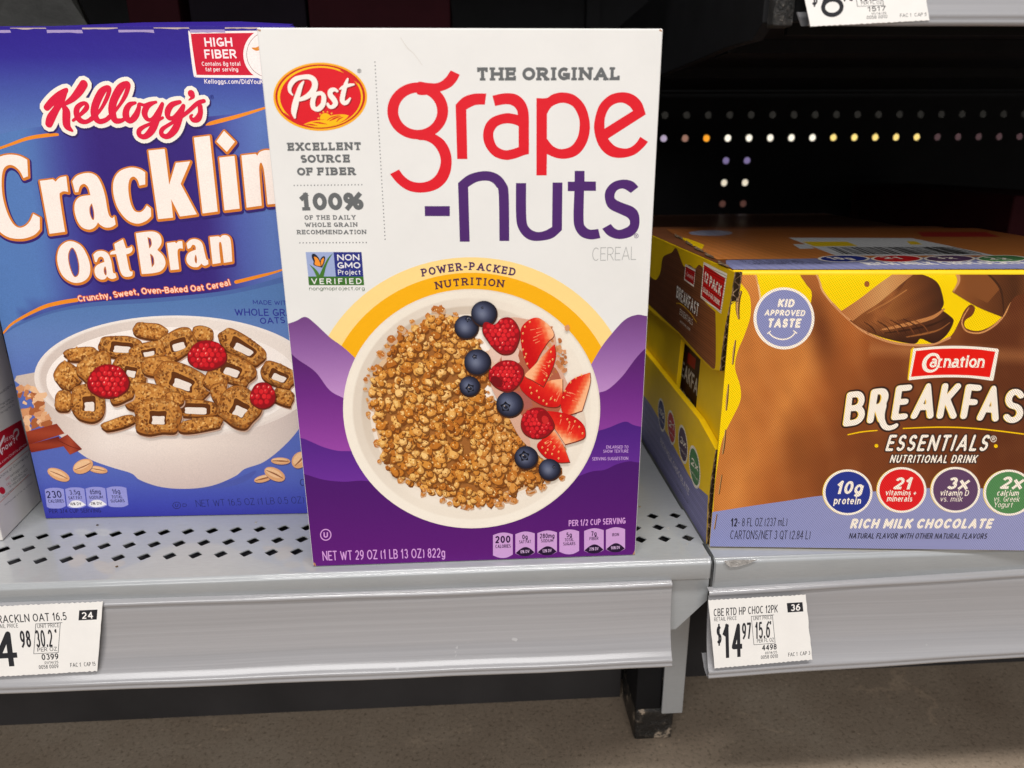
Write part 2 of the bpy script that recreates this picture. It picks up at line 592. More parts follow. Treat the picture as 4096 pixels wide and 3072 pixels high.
XH = 0.7
def low(paths): return paths
bowl = A(.5, .35, .5, .35, 0, 360)
GL = {
 'A': (.78, [[(0, 0), (.5, 1), (1, 0)], [(.2, .3), (.8, .3)]]),
 'B': (.64, [[(0, 0), (0, 1)], [(0, 1), (.5, 1)] + A(.5, .76, .42, .24, 90, -90) + [(0, .52)], [(0, .52), (.5, .52)] + A(.5, .26, .5, .26, 90, -90) + [(0, 0)]]),
 'C': (.68, [A(.55, .5, .55, .5, 50, 310)]),
 'D': (.7, [[(0, 0), (0, 1)], [(0, 1), (.35, 1)] + A(.4, .5, .6, .5, 90, -90) + [(0, 0)]]),
 'E': (.56, [[(0, 0), (0, 1)], [(0, 1), (1, 1)], [(0, .52), (.85, .52)], [(0, 0), (1, 0)]]),
 'F': (.54, [[(0, 0), (0, 1)], [(0, 1), (1, 1)], [(0, .5), (.85, .5)]]),
 'G': (.72, [A(.52, .5, .52, .5, 48, 340) + [(1, .42)], [(.55, .42), (1, .42)], [(1, .42), (1, .1)]]),
 'H': (.7, [[(0, 0), (0, 1)], [(1, 0), (1, 1)], [(0, .5), (1, .5)]]),
 'I': (.2, [[(.5, 0), (.5, 1)]]),
 'J': (.5, [[(1, 1), (1, .3)] + A(.5, .3, .5, .3, 0, -180)]),
 'K': (.66, [[(0, 0), (0, 1)], [(1, 1), (.05, .42)], [(.32, .55), (1, 0)]]),
 'L': (.52, [[(0, 0), (0, 1)], [(0, 0), (1, 0)]]),
 'M': (.86, [[(0, 0), (0, 1), (.5, .25), (1, 1), (1, 0)]]),
 'N': (.72, [[(0, 0), (0, 1), (1, 0), (1, 1)]]),
 'O': (.78, [A(.5, .5, .5, .5, 0, 360)]),
 'P': (.6, [[(0, 0), (0, 1)], [(0, 1), (.5, 1)] + A(.5, .72, .5, .28, 90, -90) + [(0, .44)]]),
 'Q': (.78, [A(.5, .5, .5, .5, 0, 360), [(.6, .28), (1, -.05)]]),
 'R': (.64, [[(0, 0), (0, 1)], [(0, 1), (.5, 1)] + A(.5, .73, .46, .27, 90, -90) + [(0, .46)], [(.45, .46), (1, 0)]]),
 'S': (.58, [A(.5, .74, .46, .26, 35, 180) + A(.5, .74, .46, .24, 180, 270)[1:] + A(.5, .25, .5, .25, 90, -145)[1:]]),
 'T': (.6, [[(.5, 0), (.5, 1)], [(0, 1), (1, 1)]]),
 'U': (.68, [[(0, 1), (0, .35)] + A(.5, .35, .5, .35, 180, 360) + [(1, 1)]]),
 'V': (.74, [[(0, 1), (.5, 0), (1, 1)]]),
 'W': (1.02, [[(0, 1), (.26, 0), (.5, .85), (.74, 0), (1, 1)]]),
 'X': (.7, [[(0, 0), (1, 1)], [(0, 1), (1, 0)]]),
 'Y': (.7, [[(0, 1), (.5, .45), (1, 1)], [(.5, .5), (.5, 0)]]),
 'Z': (.62, [[(0, 1), (1, 1), (0, 0), (1, 0)]]),
 'a': (.56, [A(.5, .48, .42, .22, 140, 0) + [(.92, 0)], A(.46, .21, .46, .21, 0, 360)]),
 'b': (.56, [[(0, 0), (0, 1)], bowl]),
 'c': (.52, [A(.5, .35, .5, .35, 48, 312)]),
 'd': (.56, [[(1, 0), (1, 1)], bowl]),
 'e': (.56, [[(.05, .36), (.95, .36)], A(.5, .35, .5, .35, 0, 315)]),
 'f': (.36, [[(.4, 0), (.4, .8)] + A(.85, .78, .45, .22, 180, 90), [(0, .66), (.85, .66)]]),
 'g': (.56, [bowl, [(1, .7), (1, 0)] + A(.5, -.05, .5, .22, 0, -150)]),
 'h': (.54, [[(0, 0), (0, 1)], A(.5, .42, .5, .28, 180, 0) + [(1, 0)]]),
 'i': (.2, [[(.5, 0), (.5, .7)], [(.5, .96), (.5, 1.0)]]),
 'j': (.26, [[(.8, .7), (.8, -.1), (.3, -.25)], [(.8, .96), (.8, 1.0)]]),
 'k': (.52, [[(0, 0), (0, 1)], [(.95, .7), (.05, .25)], [(.35, .4), (1, 0)]]),
 'l': (.2, [[(.5, 0), (.5, 1)]]),
 'm': (.84, [[(0, 0), (0, .7)], A(.25, .45, .25, .25, 180, 0) + [(.5, 0)], A(.75, .45, .25, .25, 180, 0) + [(1, 0)]]),
 'n': (.54, [[(0, 0), (0, .7)], A(.5, .42, .5, .28, 180, 0) + [(1, 0)]]),
 'o': (.58, [bowl]),
 'p': (.56, [[(0, -.28), (0, .7)], bowl]),
 'q': (.56, [[(1, -.28), (1, .7)], bowl]),
 'r': (.38, [[(0, 0), (0, .7)], A(.75, .4, .75, .3, 180, 80)]),
 's': (.46, [A(.5, .525, .46, .175, 35, 270) + A(.5, .175, .5, .175, 90, -145)[1:]]),
 't': (.36, [[(.4, .95), (.4, .2)] + A(.75, .18, .35, .18, 180, 280), [(0, .68), (.95, .68)]]),
 'u': (.54, [[(0, .7), (0, .28)] + A(.5, .28, .5, .28, 180, 360), [(1, .7), (1, 0)]]),
 'v': (.54, [[(0, .7), (.5, 0), (1, .7)]]),
 'w': (.8, [[(0, .7), (.26, 0), (.5, .6), (.74, 0), (1, .7)]]),
 'x': (.52, [[(0, 0), (1, .7)], [(0, .7), (1, 0)]]),
 'y': (.54, [[(0, .7), (.5, 0)], [(1, .7), (.35, -.28)]]),
 'z': (.5, [[(0, .7), (1, .7), (0, 0), (1, 0)]]),
 '0': (.58, [A(.5, .5, .5, .5, 0, 360)]),
 '1': (.34, [[(0, .78), (.7, 1)], [(.7, 1), (.7, 0)]]),
 '2': (.56, [A(.5, .7, .48, .3, 165, -30) + [(0, 0), (1, 0)]]),
 '3': (.56, [A(.5, .75, .42, .25, 155, -80), A(.5, .27, .5, .27, 85, -155)]),
 '4': (.6, [[(.75, 0), (.75, 1), (0, .28), (1, .28)]]),
 '5': (.56, [[(.9, 1), (.12, 1), (.06, .55)] + A(.48, .32, .52, .32, 130, -150)]),
 '6': (.56, [A(.5, .31, .5, .31, 0, 360), [(.03, .4), (.2, .8), (.7, 1)]]),
 '7': (.54, [[(0, 1), (1, 1), (.35, 0)]]),
 '8': (.56, [A(.5, .76, .42, .24, 0, 360), A(.5, .27, .5, .27, 0, 360)]),
 '9': (.56, [A(.5, .69, .5, .31, 0, 360), [(.97, .6), (.8, .2), (.3, 0)]]),
 '(': (.3, [A(1.1, .45, 1.1, .6, 125, 235)]),
 ')': (.3, [A(-.1, .45, 1.1, .6, 55, -55)]),
 '.': (.18, [[(.5, 0), (.5, .03)]]),
 ',': (.2, [[(.6, .04), (.3, -.15)]]),
 '-': (.36, [[(0, .42), (1, .42)]]),
 '/': (.46, [[(0, -.05), (1, 1.05)]]),
 '%': (.86, [A(.2, .75, .2, .25, 0, 360), A(.8, .25, .2, .25, 0, 360), [(.12, 0), (.88, 1)]]),
 '$': (.58, [A(.5, .74, .46, .24, 35, 270) + A(.5, .27, .5, .25, 90, -145)[1:], [(.5, -.1), (.5, 1.1)]]),
 '¢': (.4, [A(.5, .75, .5, .22, 48, 312), [(.5, .45), (.5, 1.05)]]),
 '+': (.5, [[(0, .4), (1, .4)], [(.5, .15), (.5, .65)]]),
 '&': (.7, [[(1, 0), (.25, .75), (.45, 1), (.65, .75), (0, .3), (.35, 0), (.95, .42)]]),
 ':': (.18, [[(.5, .1), (.5, .12)], [(.5, .6), (.5, .62)]]),
 "'": (.16, [[(.5, .8), (.5, 1)]]),
 '?': (.5, [A(.5, .74, .45, .26, 160, -60) + [(.5, .3)], [(.5, .0), (.5, .02)]]),
 ' ': (.26, []),
}
# slab serifs: positions of horizontal bars (x, y)
SERIF = {
 'A': [(0, 0), (1, 0)], 'B': [(0, 0), (0, 1)], 'D': [(0, 0), (0, 1)], 'E': [(0, 0), (0, 1)], 'F': [(0, 0), (0, 1)], 'H': [(0, 0), (0, 1), (1, 0), (1, 1)],
 'I': [(.5, 0), (.5, 1)], 'K': [(0, 0), (0, 1), (1, 0), (1, 1)], 'L': [(0, 0), (0, 1)], 'M': [(0, 0), (0, 1), (1, 0), (1, 1)], 'N': [(0, 0), (0, 1), (1, 1)],
 'P': [(0, 0), (0, 1)], 'R': [(0, 0), (0, 1), (1, 0)], 'T': [(.5, 0)], 'U': [(0, 1), (1, 1)], 'V': [(0, 1), (1, 1)], 'W': [(0, 1), (1, 1)], 'X': [(0, 0), (1, 0), (0, 1), (1, 1)], 'Y': [(0, 1), (1, 1), (.5, 0)],
 '1': [(.6, 0)],
}
TICKS = {'E': [(1, 0, 1), (1, 1, -1)], 'F': [(1, 1, -1)], 'L': [(1, 0, 1)], 'T': [(0, 1, -1), (1, 1, -1)]}
_gc = {}


def glyph(ch, wd, t, slab, cap, extra=0):
    """unit-height glyph of outer width wd, stroke t -> verts, tris"""
    key = (ch, round(wd, 3), round(t, 3), slab, cap, round(extra, 3))
    if key in _gc: return _gc[key]
    paths = GL.get(ch, GL['?'])[1]
    t = min(t, 0.42)
    sp = 0.09 if slab and ch in SERIF else 0
    tx = min(t, wd * 0.45) if ch not in "Iil.,:'" else t
    def mp(p): return (sp + tx / 2 + p[0] * (wd - tx - 2 * sp) if ch not in "Iil.:'" else wd / 2, t / 2 + p[1] * (1 - t))
    polys = []
    for path in paths:
        P = [(*mp(p), t / 2 + extra) for p in path]
        if cap == 's' and not extra:
            cl = len(P) > 3 and abs(P[0][0] - P[-1][0]) + abs(P[0][1] - P[-1][1]) < 1e-6
            curved = len(path) > 4 and not cl
            if cl:
                polys += stroke_polys(P, 'r', 8)
            else:
                a = stroke_polys(P, 's', 8)
                if curved: a = stroke_polys(P, 'b', 8)
                polys += a
        else: polys += stroke_polys(P, 'r', 10)
    if slab:
        e = extra
        for (x, y) in SERIF.get(ch, []):
            cx, cy = mp((x, y))
            hw, hh = t * 0.5 + 0.10 + e, t * 0.36 + e
            cy = hh - e if y == 0 else 1 - hh + e
            cy = (t * .36) if y == 0 else 1 - t * .36
            polys.append([(cx - hw, cy - hh), (cx + hw, cy - hh), (cx + hw, cy + hh), (cx - hw, cy + hh)])
        for (x, y, sg) in TICKS.get(ch, []):
            cx, cy = mp((x, y))
            hh = 0.17
            cx = cx + (t * .1 if x == 1 else -t * .1)
            y0 = 0 if sg > 0 else 1
            a, b = sorted((y0, y0 + sg * (t * .7 + hh)))
            polys.append([(cx - t * .4, a), (cx + t * .4, a), (cx + t * .4, b), (cx - t * .4, b)])
    V, T = union([[np.array(p) for p in P] for P in polys])
    _gc[key] = (V, T)
    return V, T

# ================================================================== materials
M_floor, nt, b = newmat("concrete_floor")
n1 = noise(nt, 9, 8, 0.62)
r1 = ramp(nt, n1.outputs[0], [(0.3, (0.25, 0.192, 0.14)), (0.55, (0.325, 0.258, 0.192)), (0.75, (0.395, 0.325, 0.25))])
n2 = noise(nt, 330, 6, 0.75)
r2 = ramp(nt, n2.outputs[0], [(0.36, (0.55, 0.53, 0.5)), (0.47, (1, 1, 1)), (0.6, (1.02, 1.0, 1.0)), (0.67, (1.6, 1.55, 1.5))])
c = mixc(nt, 'MULTIPLY', 1.0, r1.outputs[0], r2.outputs[0])
vo = N(nt, 'ShaderNodeTexVoronoi', feature='DISTANCE_TO_EDGE')
tcv = N(nt, 'ShaderNodeTexCoord')
mpv = noise(nt, 25, 4)
vadd = N(nt, 'ShaderNodeVectorMath', operation='MULTIPLY_ADD')
nt.links.new(mpv.outputs[1], vadd.inputs[0])
vadd.inputs[1].default_value = (0.05, 0.05, 0.05)
nt.links.new(tcv.outputs['Object'], vadd.inputs[2])
nt.links.new(vadd.outputs[0], vo.inputs['Vector'])
vo.inputs['Scale'].default_value = 5.5
r3 = ramp(nt, vo.outputs['Distance'], [(0.0, (1.5, 1.45, 1.4)), (0.006, (1.35, 1.3, 1.25)), (0.012, (1, 1, 1))])
n3 = noise(nt, 14, 3)
m3 = ramp(nt, n3.outputs[0], [(0.5, (0, 0, 0)), (0.62, (0.55, 0.55, 0.55))])
c = mixc(nt, 'MULTIPLY', m3.outputs[0], c, r3.outputs[0])
nt.links.new(c, b.inputs['Base Color'])
b.inputs['Roughness'].default_value = 0.42
bump(nt, b, n2.outputs[0], 0.25, 0.002)

M_grey, nt, b = newmat("grey_painted_steel")
n1 = noise(nt, 14, 5)
r1 = ramp(nt, n1.outputs[0], [(0.3, (0.315, 0.33, 0.34)), (0.7, (0.35, 0.362, 0.37))])
tc = N(nt, 'ShaderNodeTexCoord')
mp = N(nt, 'ShaderNodeMapping')
mp.inputs['Scale'].default_value = (9, 60, 260)
nt.links.new(tc.outputs['Object'], mp.inputs[0])
n2 = noise(nt, 14, 6, 0.7, vec=mp.outputs[0])
r2 = ramp(nt, n2.outputs[0], [(0.28, (0.9, 0.9, 0.9)), (0.5, (1, 1, 1)), (0.78, (1.12, 1.12, 1.12))])
c = mixc(nt, 'MULTIPLY', 0.8, r1.outputs[0], r2.outputs[0])
sp = noise(nt, 420, 2, 0.5)
sr = ramp(nt, sp.outputs[0], [(0.0, (0.35, 0.33, 0.3)), (0.2, (0.5, 0.48, 0.45)), (0.235, (1, 1, 1))])
c = mixc(nt, 'MULTIPLY', 0.85, c, sr.outputs[0])
nt.links.new(c, b.inputs['Base Color'])
b.inputs['Roughness'].default_value = 0.3
b.inputs['Specular IOR Level'].default_value = 0.5
b.inputs['Coat Weight'].default_value = 0.8
b.inputs['Coat Roughness'].default_value = 0.05
n4 = noise(nt, 1100, 3)
bump(nt, b, n4.outputs[0], 0.05, 0.0006)

M_hold, nt, b = newmat("clear_label_plastic")
tc = N(nt, 'ShaderNodeTexCoord')
mp = N(nt, 'ShaderNodeMapping')
mp.inputs['Scale'].default_value = (1.6, 40, 300)
nt.links.new(tc.outputs['Object'], mp.inputs[0])
n1 = noise(nt, 1.4, 6, 0.65, vec=mp.outputs[0])
r1 = ramp(nt, n1.outputs[0], [(0.25, (0.285, 0.282, 0.29)), (0.5, (0.315, 0.31, 0.32)), (0.75, (0.35, 0.345, 0.355))])
sc = noise(nt, 160, 2, 0.4)
sr = ramp(nt, sc.outputs[0], [(0.76, (0, 0, 0)), (0.80, (0.12, 0.12, 0.12))])
c = mixc(nt, 'ADD', 1.0, r1.outputs[0], sr.outputs[0])
nt.links.new(c, b.inputs['Base Color'])
rr = ramp(nt, n1.outputs[0], [(0.3, (0.12, 0.12, 0.12)), (0.7, (0.22, 0.22, 0.22))])
nt.links.new(rr.outputs[0], b.inputs['Roughness'])
b.inputs['Specular IOR Level'].default_value = 0.75
b.inputs['Coat Weight'].default_value = 0.7
b.inputs['Coat Roughness'].default_value = 0.12
bump(nt, b, n1.outputs[0], 0.1, 0.001)

M_black = plain("black_steel", (0.006, 0.006, 0.007), 0.7, 0.2, 0.25, 40, 0.1)
M_blackrough, nt, b = newmat("chipped_black_paint")
n1 = noise(nt, 70, 8, 0.7)
r1 = ramp(nt, n1.outputs[0], [(0.50, (0.012, 0.011, 0.01)), (0.57, (0.06, 0.05, 0.04)), (0.62, (0.4, 0.32, 0.24))])
nt.links.new(r1.outputs[0], b.inputs['Base Color'])
b.inputs['Roughness'].default_value = 0.3
bump(nt, b, n1.outputs[0], 0.8, 0.004)
M_under = plain("dark_steel", (0.05, 0.048, 0.055), 0.55, 0.3, 0.15, 20)
M_gn = print_mat("coated_carton_print", grain=0.05)
M_kg = print_mat("blue_carton_print", grain=0.09, gscale=1500)
M_cs = print_mat("corrugated_print", grain=0.06, half=0.27, rough=0.4, gscale=1800)
M_tagp = print_mat("paper_tag_print", grain=0.03, rough=0.6, waves=0.04)
M_card = plain("white_card", (0.74, 0.71, 0.66), 0.5, 0.35, 0.03, 40, 0.08)
M_gncard = plain("white_coated_card", (0.80, 0.79, 0.765), 0.42, 0.35, 0.025, 30, 0.10, bscale=45)
M_blue = plain("blue_card", tuple(lin((52, 34, 140))), 0.4, 0.4, 0.05, 40, 0.08)
M_yel = plain("yellow_card", tuple(lin((240, 198, 12))), 0.45, 0.35, 0.05, 40, 0.12)
M_kraft, nt, b = newmat("corrugated_edge")
n1 = noise(nt, 300, 5, 0.7)
r1 = ramp(nt, n1.outputs[0], [(0.4, (0.035, 0.02, 0.01)), (0.5, (0.16, 0.09, 0.045)), (0.62, (0.38, 0.25, 0.14))])
nt.links.new(r1.outputs[0], b.inputs['Base Color'])
b.inputs['Roughness'].default_value = 0.8
bump(nt, b, n1.outputs[0], 1.0, 0.002)
M_choc = plain("dark_brown_card", tuple(lin((70, 40, 24))), 0.5, 0.3, 0.12, 40)
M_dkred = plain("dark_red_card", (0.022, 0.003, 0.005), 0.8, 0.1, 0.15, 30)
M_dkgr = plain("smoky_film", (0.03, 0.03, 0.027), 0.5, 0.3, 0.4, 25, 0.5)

# ================================================================== floor and kick plate
fl = MB()
fl.add([(-4, -4, -.194), (4, -4, -.194), (4, 3, -.194), (-4, 3, -.194)], [(0, 1, 2, 3)])
tag(fl.build("floor", M_floor), kind='structure')
k = MB()
k.box((-1.4, .098, -.1935), (.213, .112, -.02))
k.box((.213, .118, -.1935), (1.6, .132, -.02))
M_kick = plain("kick_shade_paint", (0.036, 0.033, 0.033), .7, .2, .2, 14)  # dark colour also stands in for the shadow band under the shelves
tag(k.build("kick_plate_shade", M_kick), "dark kick plate beneath the lower shelves, standing in for the shade there", "kick plate")

# ================================================================== left lower shelf
YF = -.0085
def lip_profile(yf, zb, z0=0.0):
    P = []
    # walk along the bend: normal elevation 90 -> 28 -> 60 -> 0 gives the two bright creases
    seq = [(90, 28, .0020, 8), (28, 62, .0012, 5), (62, 0, .0020, 9)]
    y, z = 0.0, 0.0
    Q = [(0.0, 0.0)]
    for a0, a1, r, n in seq:
        for t in range(n):
            a = math.radians(a0 + (a1 - a0) * (t + .5) / n)
            ds = r * abs(math.radians(a1 - a0)) / n
            y -= math.sin(a) * ds
            z -= math.cos(a) * ds
            Q.append((y, z))
    P = [(yf + (qy - y), z0 + qz) for qy, qz in Q]
    P.append((yf, zb + .001))
    P.append((yf + .0006, zb))
    P.append((yf + .0035, zb))
    return P


sh = empty("shelf", (-.3, .2, 0), "grey steel shelf under the cereal boxes, with rows of diamond holes near its front edge", "shelf")
X1 = .2400
prof = lip_profile(YF, -.0135)
ytop = prof[0][0]
dk = MB()
PT, QT = .01546, .0151
x0c, rows = -.1995, (.0188, .0337, .0489)
lo, hi = -.1995 - 30 * PT - PT / 2, -.1995 + 28 * PT + PT / 2
ylo, yhi = rows[0] - QT / 2, rows[2] + QT / 2
T_ = .0007
def quad(m, x0, y0, x1, y1, z=0): m.add([(x0, y0, z), (x1, y0, z), (x1, y1, z), (x0, y1, z)], [(0, 1, 2, 3)])
xe = min(hi, X1)
quad(dk, -1.4, ytop, X1, ylo)
quad(dk, -1.4, yhi, X1, .49)
quad(dk, -1.4, ylo, lo, yhi)
if xe < X1: quad(dk, xe, ylo, X1, yhi)
hs = .0045
for i in range(-30, 29):
    for j, yr in enumerate(rows):
        cx = x0c + i * PT
        ya = ylo if j == 0 else (rows[j] + rows[j - 1]) / 2
        yb = yhi if j == 2 else (rows[j] + rows[j + 1]) / 2
        xa, xb = cx - PT / 2, cx + PT / 2
        r_ = .00035
        c4 = [(xa, ya), (xb, ya), (xb, yb), (xa, yb)]
        d8 = []
        for (dx, dy) in ((0, -1), (1, 0), (0, 1), (-1, 0)):
            tx, ty = cx + dx * hs, yr + dy * hs
            px_, py_ = -dy, dx
            d8.append((tx - dx * r_ - px_ * r_, ty - dy * r_ - py_ * r_))
            d8.append((tx - dx * r_ + px_ * r_, ty - dy * r_ + py_ * r_))
        V = [(x, y, 0) for x, y in c4] + [(x, y, 0) for x, y in d8] + [(x, y, -T_) for x, y in d8]
        F = [(0, 1, 5, 4), (1, 6, 5), (1, 2, 7, 6), (2, 8, 7), (2, 3, 9, 8), (3, 10, 9), (3, 0, 11, 10), (0, 4, 11)]
        F += [(4 + q, 4 + (q + 1) % 8, 12 + (q + 1) % 8, 12 + q) for q in range(8)]
        dk.add(V, F)
dk.build("deck", M_grey, sh)
ub = MB()
ub.add([(-1.4, .0, -.012), (X1, .0, -.012), (X1, .49, -.012), (-1.4, .49, -.012)], [(3, 2, 1, 0)])
for i in range(8): ub.box((-1.3 + i * .2, .01, -.03), (-1.297 + i * .2, .48, -.0125))
ub.build("underside", M_under, sh)
lp = MB()
lp.sweep(prof, [-1.4 + i * (X1 - .0006 + 1.4) / 30 for i in range(31)])
# folded end of the lip
lp.add([(X1 - .0006, y, z) for y, z in prof] + [(X1 + .0004, y + .0012, z) for y, z in prof], [(i, i + 1, len(prof) + i + 1, len(prof) + i) for i in range(len(prof) - 1)])
lp.add([(X1 + .0004, prof[0][0], 0), (X1 + .0004, .49, 0), (X1 + .0004, .49, -.045), (X1 + .0004, YF + .001, -.0135)], [(0, 1, 2, 3)])
lp.build("lip", M_grey, sh, smooth=True)
gs = MB()
gs.prism([(-1.4, YF + .0042, -.0133), (X1 + .0008, YF + .0042, -.0133), (X1 + .0008, YF + .0042, -.031), (.2222, YF + .0042, -.0515), (-1.4, YF + .0042, -.0515)], (0, .0015, 0))
gs.build("front_plate", M_grey, sh)


def holder(parent, xa, xb, ztop, zbot, sag=lambda x: 0, name="label_holder"):
    h = MB()
    y0 = -.0105
    H = ztop - zbot
    P = [(y0 + .004, ztop + .0004), (y0 - .0004, ztop), (y0 - .0014, ztop - .0010), (y0 - .0014, ztop - .0026), (y0 - .0004, ztop - .0036)]
    for t in range(0, 13):
        k = t / 12
        P.append((y0 - .0006 - .0022 * k - .0070 * k ** 3.2, ztop - .004 - (H - .0105) * k))
    zb = zbot
    P += [(y0 - .0108, zb + .0058), (y0 - .0116, zb + .0050), (y0 - .0116, zb + .0036), (y0 - .0110, zb + .0028), (y0 - .0120, zb + .0020), (y0 - .0118, zb + .0006), (y0 - .0100, zb), (y0 - .004, zb + .001), (y0 + .003, zb + .008)]
    n = 60
    xs = [xa + (xb - xa) * i / n for i in range(n + 1)]
    def off(i, x):
        k = i / (len(P) - 1)
        wv = .0005 * math.sin(x * 23 + 1) * math.sin(math.pi * k) + .00025 * math.sin(x * 61 + k * 3)
        return wv, sag(x)
    h.sweep(P, xs, off)
    for x, s_ in ((xa, 0), (xb, 0)):
        h.add([(x, y, z + sag(x)) for y, z in P] + [(x, y + .0012, z + sag(x)) for y, z in P], [(i, i + 1, len(P) + i + 1, len(P) + i) for i in range(len(P) - 1)])
    return h.build(name, M_hold, parent, smooth=True)


holder(sh, -1.4, .2158, -.0128, -.0655, sag=lambda x: .002 * max(0, (.05 - x) / .25))

# upright post and foot below the seam
up = empty("shelf_upright", (.23, .06, -.194), "grey and black shelf upright standing on the concrete floor, its foot chipped bare", "shelf upright")
m = MB(); m.box((.2335, .048, -.1665), (.2495, .0505, -.016)); m.build("grey_bracket", M_grey, up, bevel=.0008)
m = MB(); m.box((.2146, .052, -.165), (.2336, .086, -.016)); m.build("post", M_black, up, bevel=.001)
m = MB(); m.box((.2146, .0515, -.1937), (.2442, .1, -.1652)); m.build("foot", M_blackrough, up, bevel=.0025)

# ================================================================== right lower shelf
sr_ = empty("shelf", (.8, .2, 0), "grey steel shelf under the yellow drink case, right of the seam", "shelf")
m = MB(); quad(m, .2428, ytop, 1.5, .49, -.0003); m.build("deck", M_grey, sr_)
m = MB()
pr = lip_profile(-.0078, -.0215, -.0003)
m.sweep(pr, [.2432 + i * (1.5 - .2432) / 30 for i in range(31)])
m.add([(.2432, y, z) for y, z in pr] + [(.2424, y + .0014, z) for y, z in pr], [(i, i + 1, len(pr) + i + 1, len(pr) + i) for i in range(len(pr) - 1)][::-1])
m.add([(.2424, pr[0][0], 0), (.2424, .49, 0), (.2424, .49, -.045), (.2424, -.0064, -.0215)], [(0, 1, 2, 3)])
m.build("lip", M_grey, sr_, smooth=True)
m = MB(); m.add([(.243, 0, -.014), (1.5, 0, -.014), (1.5, .49, -.014), (.243, .49, -.014)], [(3, 2, 1, 0)]); m.build("underside", M_under, sr_)
m = MB(); m.prism([(.2436, -.0045, -.0213), (1.5, -.0045, -.0213), (1.5, -.0045, -.058), (.2436, -.0045, -.058)], (0, .0015, 0)); m.build("front_plate", M_grey, sr_)
holder(sr_, .2392, 1.5, -.0205, -.0755, sag=lambda x: .006 * min(1, max(0, (x - .24) / .22)))

# torn sticker scrap at the seam
sk = MB()
pts = [(.2475, -.0083, -.0008), (.2545, -.0083, -.0003), (.268, -.0083, -.0009), (.2635, -.0085, -.0028), (.2565, -.0086, -.0048), (.2515, -.0085, -.0052), (.2490, -.0086, -.0028)]
sk.prism(pts, (0, -.0003, 0))
M_scrap = plain("scuffed_tape", (.42, .40, .38), 0.25, .6, .35, 400, 1.0)
tag(sk.build("tape_scrap", M_scrap), "torn scrap of shiny tape stuck to the shelf lip at the seam", "tape")

# ================================================================== back panel with lit holes
bp = empty("back_panel", (.3, .485, .2), "black perforated back panel behind the shelves, light showing through a row of holes", "back panel")
m = MB()
YB = .49
PP = .02545
hx = {}
holes = []
for i in range(-22, 30):
    x = .3261 - PP + i * PP
    holes.append((x, .2515, .0042))
    holes.append((x, .2770, .0042))
holes_set = [(h[0], h[1]) for h in holes] + [(.3261 + 3 * PP - PP + PP * k + .0010, z) for k in (0, 1) for z in (.2262, .2010, .1765)]
zc = sorted(set(round(z, 4) for _, z in holes_set))
# grid of cells
xs0 = .3261 - PP - 22 * PP - PP / 2
nx = 52
zr = [(.1765, 1), (.2010, 1), (.2262, 1), (.2515, 0), (.2770, 0)]
zed = [.16375, .18875, .2136, .23885, .26425, .28975]
def inset_holes(j, i):
    if j >= 3: return True
    c = (i - 22)
    return c in (4, 5)
for i in range(nx):
    xa = xs0 + i * PP
    xb = xa + PP
    cx = (xa + xb) / 2
    for j in range(5):
        za, zb_ = zed[j], zed[j + 1]
        cz = zr[j][0]
        if not inset_holes(j, i):
            m.add([(xa, YB, za), (xb, YB, za), (xb, YB, zb_), (xa, YB, zb_)], [(0, 1, 2, 3)])
            continue
        n = 12
        R_ = .0040
        C4 = [(xa, YB, za), (xb, YB, za), (xb, YB, zb_), (xa, YB, zb_)]
        rg = [(cx + R_ * math.cos(2 * math.pi * (q / n) - 3 * math.pi / 4), YB, cz + R_ * math.sin(2 * math.pi * (q / n) - 3 * math.pi / 4)) for q in range(n)]
        V = C4 + rg + [(x, y + .001, z) for x, y, z in rg]
        F = []
        for s_ in range(4):
            q = s_ * 3
            F += [(s_, 4 + (q + 1) % n, 4 + q % n), (s_, (s_ + 1) % 4, 4 + (q + 2) % n, 4 + (q + 1) % n), ((s_ + 1) % 4, 4 + (q + 3) % n, 4 + (q + 2) % n)]
        F += [(4 + q, 4 + (q + 1) % n, 4 + n + (q + 1) % n, 4 + n + q) for q in range(n)]
        m.add(V, F)
xe_ = xs0 + nx * PP
for (xa, xb, za, zb_) in ((-1.4, 1.6, -.02, zed[0]), (-1.4, 1.6, zed[-1], 1.3), (-1.4, xs0, zed[0], zed[-1]), (xe_, 1.6, zed[0], zed[-1])):
    m.add([(xa, YB, za), (xb, YB, za), (xb, YB, zb_), (xa, YB, zb_)], [(0, 1, 2, 3)])
m.build("perforated_sheet", M_black, bp)
m = MB()
m.box((-1.4, YB - .006, .302), (1.6, YB - .0005, .312))
m.box((.23, YB - .012, -.0), (.245, YB - .0005, 1.0))
m.build("rail", M_black, bp)
# cartons of the next aisle, seen only through the holes
far = [(-.3, .397, .236, .274, (165, 155, 190), "lilac"), (.398, .428, .236, .274, (140, 105, 95), "brown"), (.429, .460, .236, .274, (255, 165, 40), "orange"), (.461, .616, .236, .274, (255, 250, 242), "long white"),
       (.617, .775, .236, .274, (255, 224, 140), "cream yellow"), (.776, 1.2, .236, .274, (70, 50, 58), "dull plum"), (.40, .55, .208, .2355, (120, 110, 165), "flat violet"),
       (.40, .4695, .178, .2075, (235, 205, 70), "small yellow"), (.470, .55, .178, .2075, (250, 244, 230), "small white"), (.40, .55, .0, .1775, (95, 62, 58), "tall cocoa brown"), (.0, 1.3, .2745, .46, (3, 3, 3), "made-up black")]  # last box is added, black so the upper holes stay dark
for i, (xa, xb, za, zb_, colr, nm_) in enumerate(far):
    m = MB()
    m.box((xa, .70, za), (xb, .85, zb_))
    mt = plain("far_card_%d" % i, tuple(lin(colr)), .6, .3, .05)
    tag(m.build("carton", mt, bevel=.001), nm_ + " carton of the next aisle, glimpsed through the panel holes", "carton", "cartons of the next aisle")
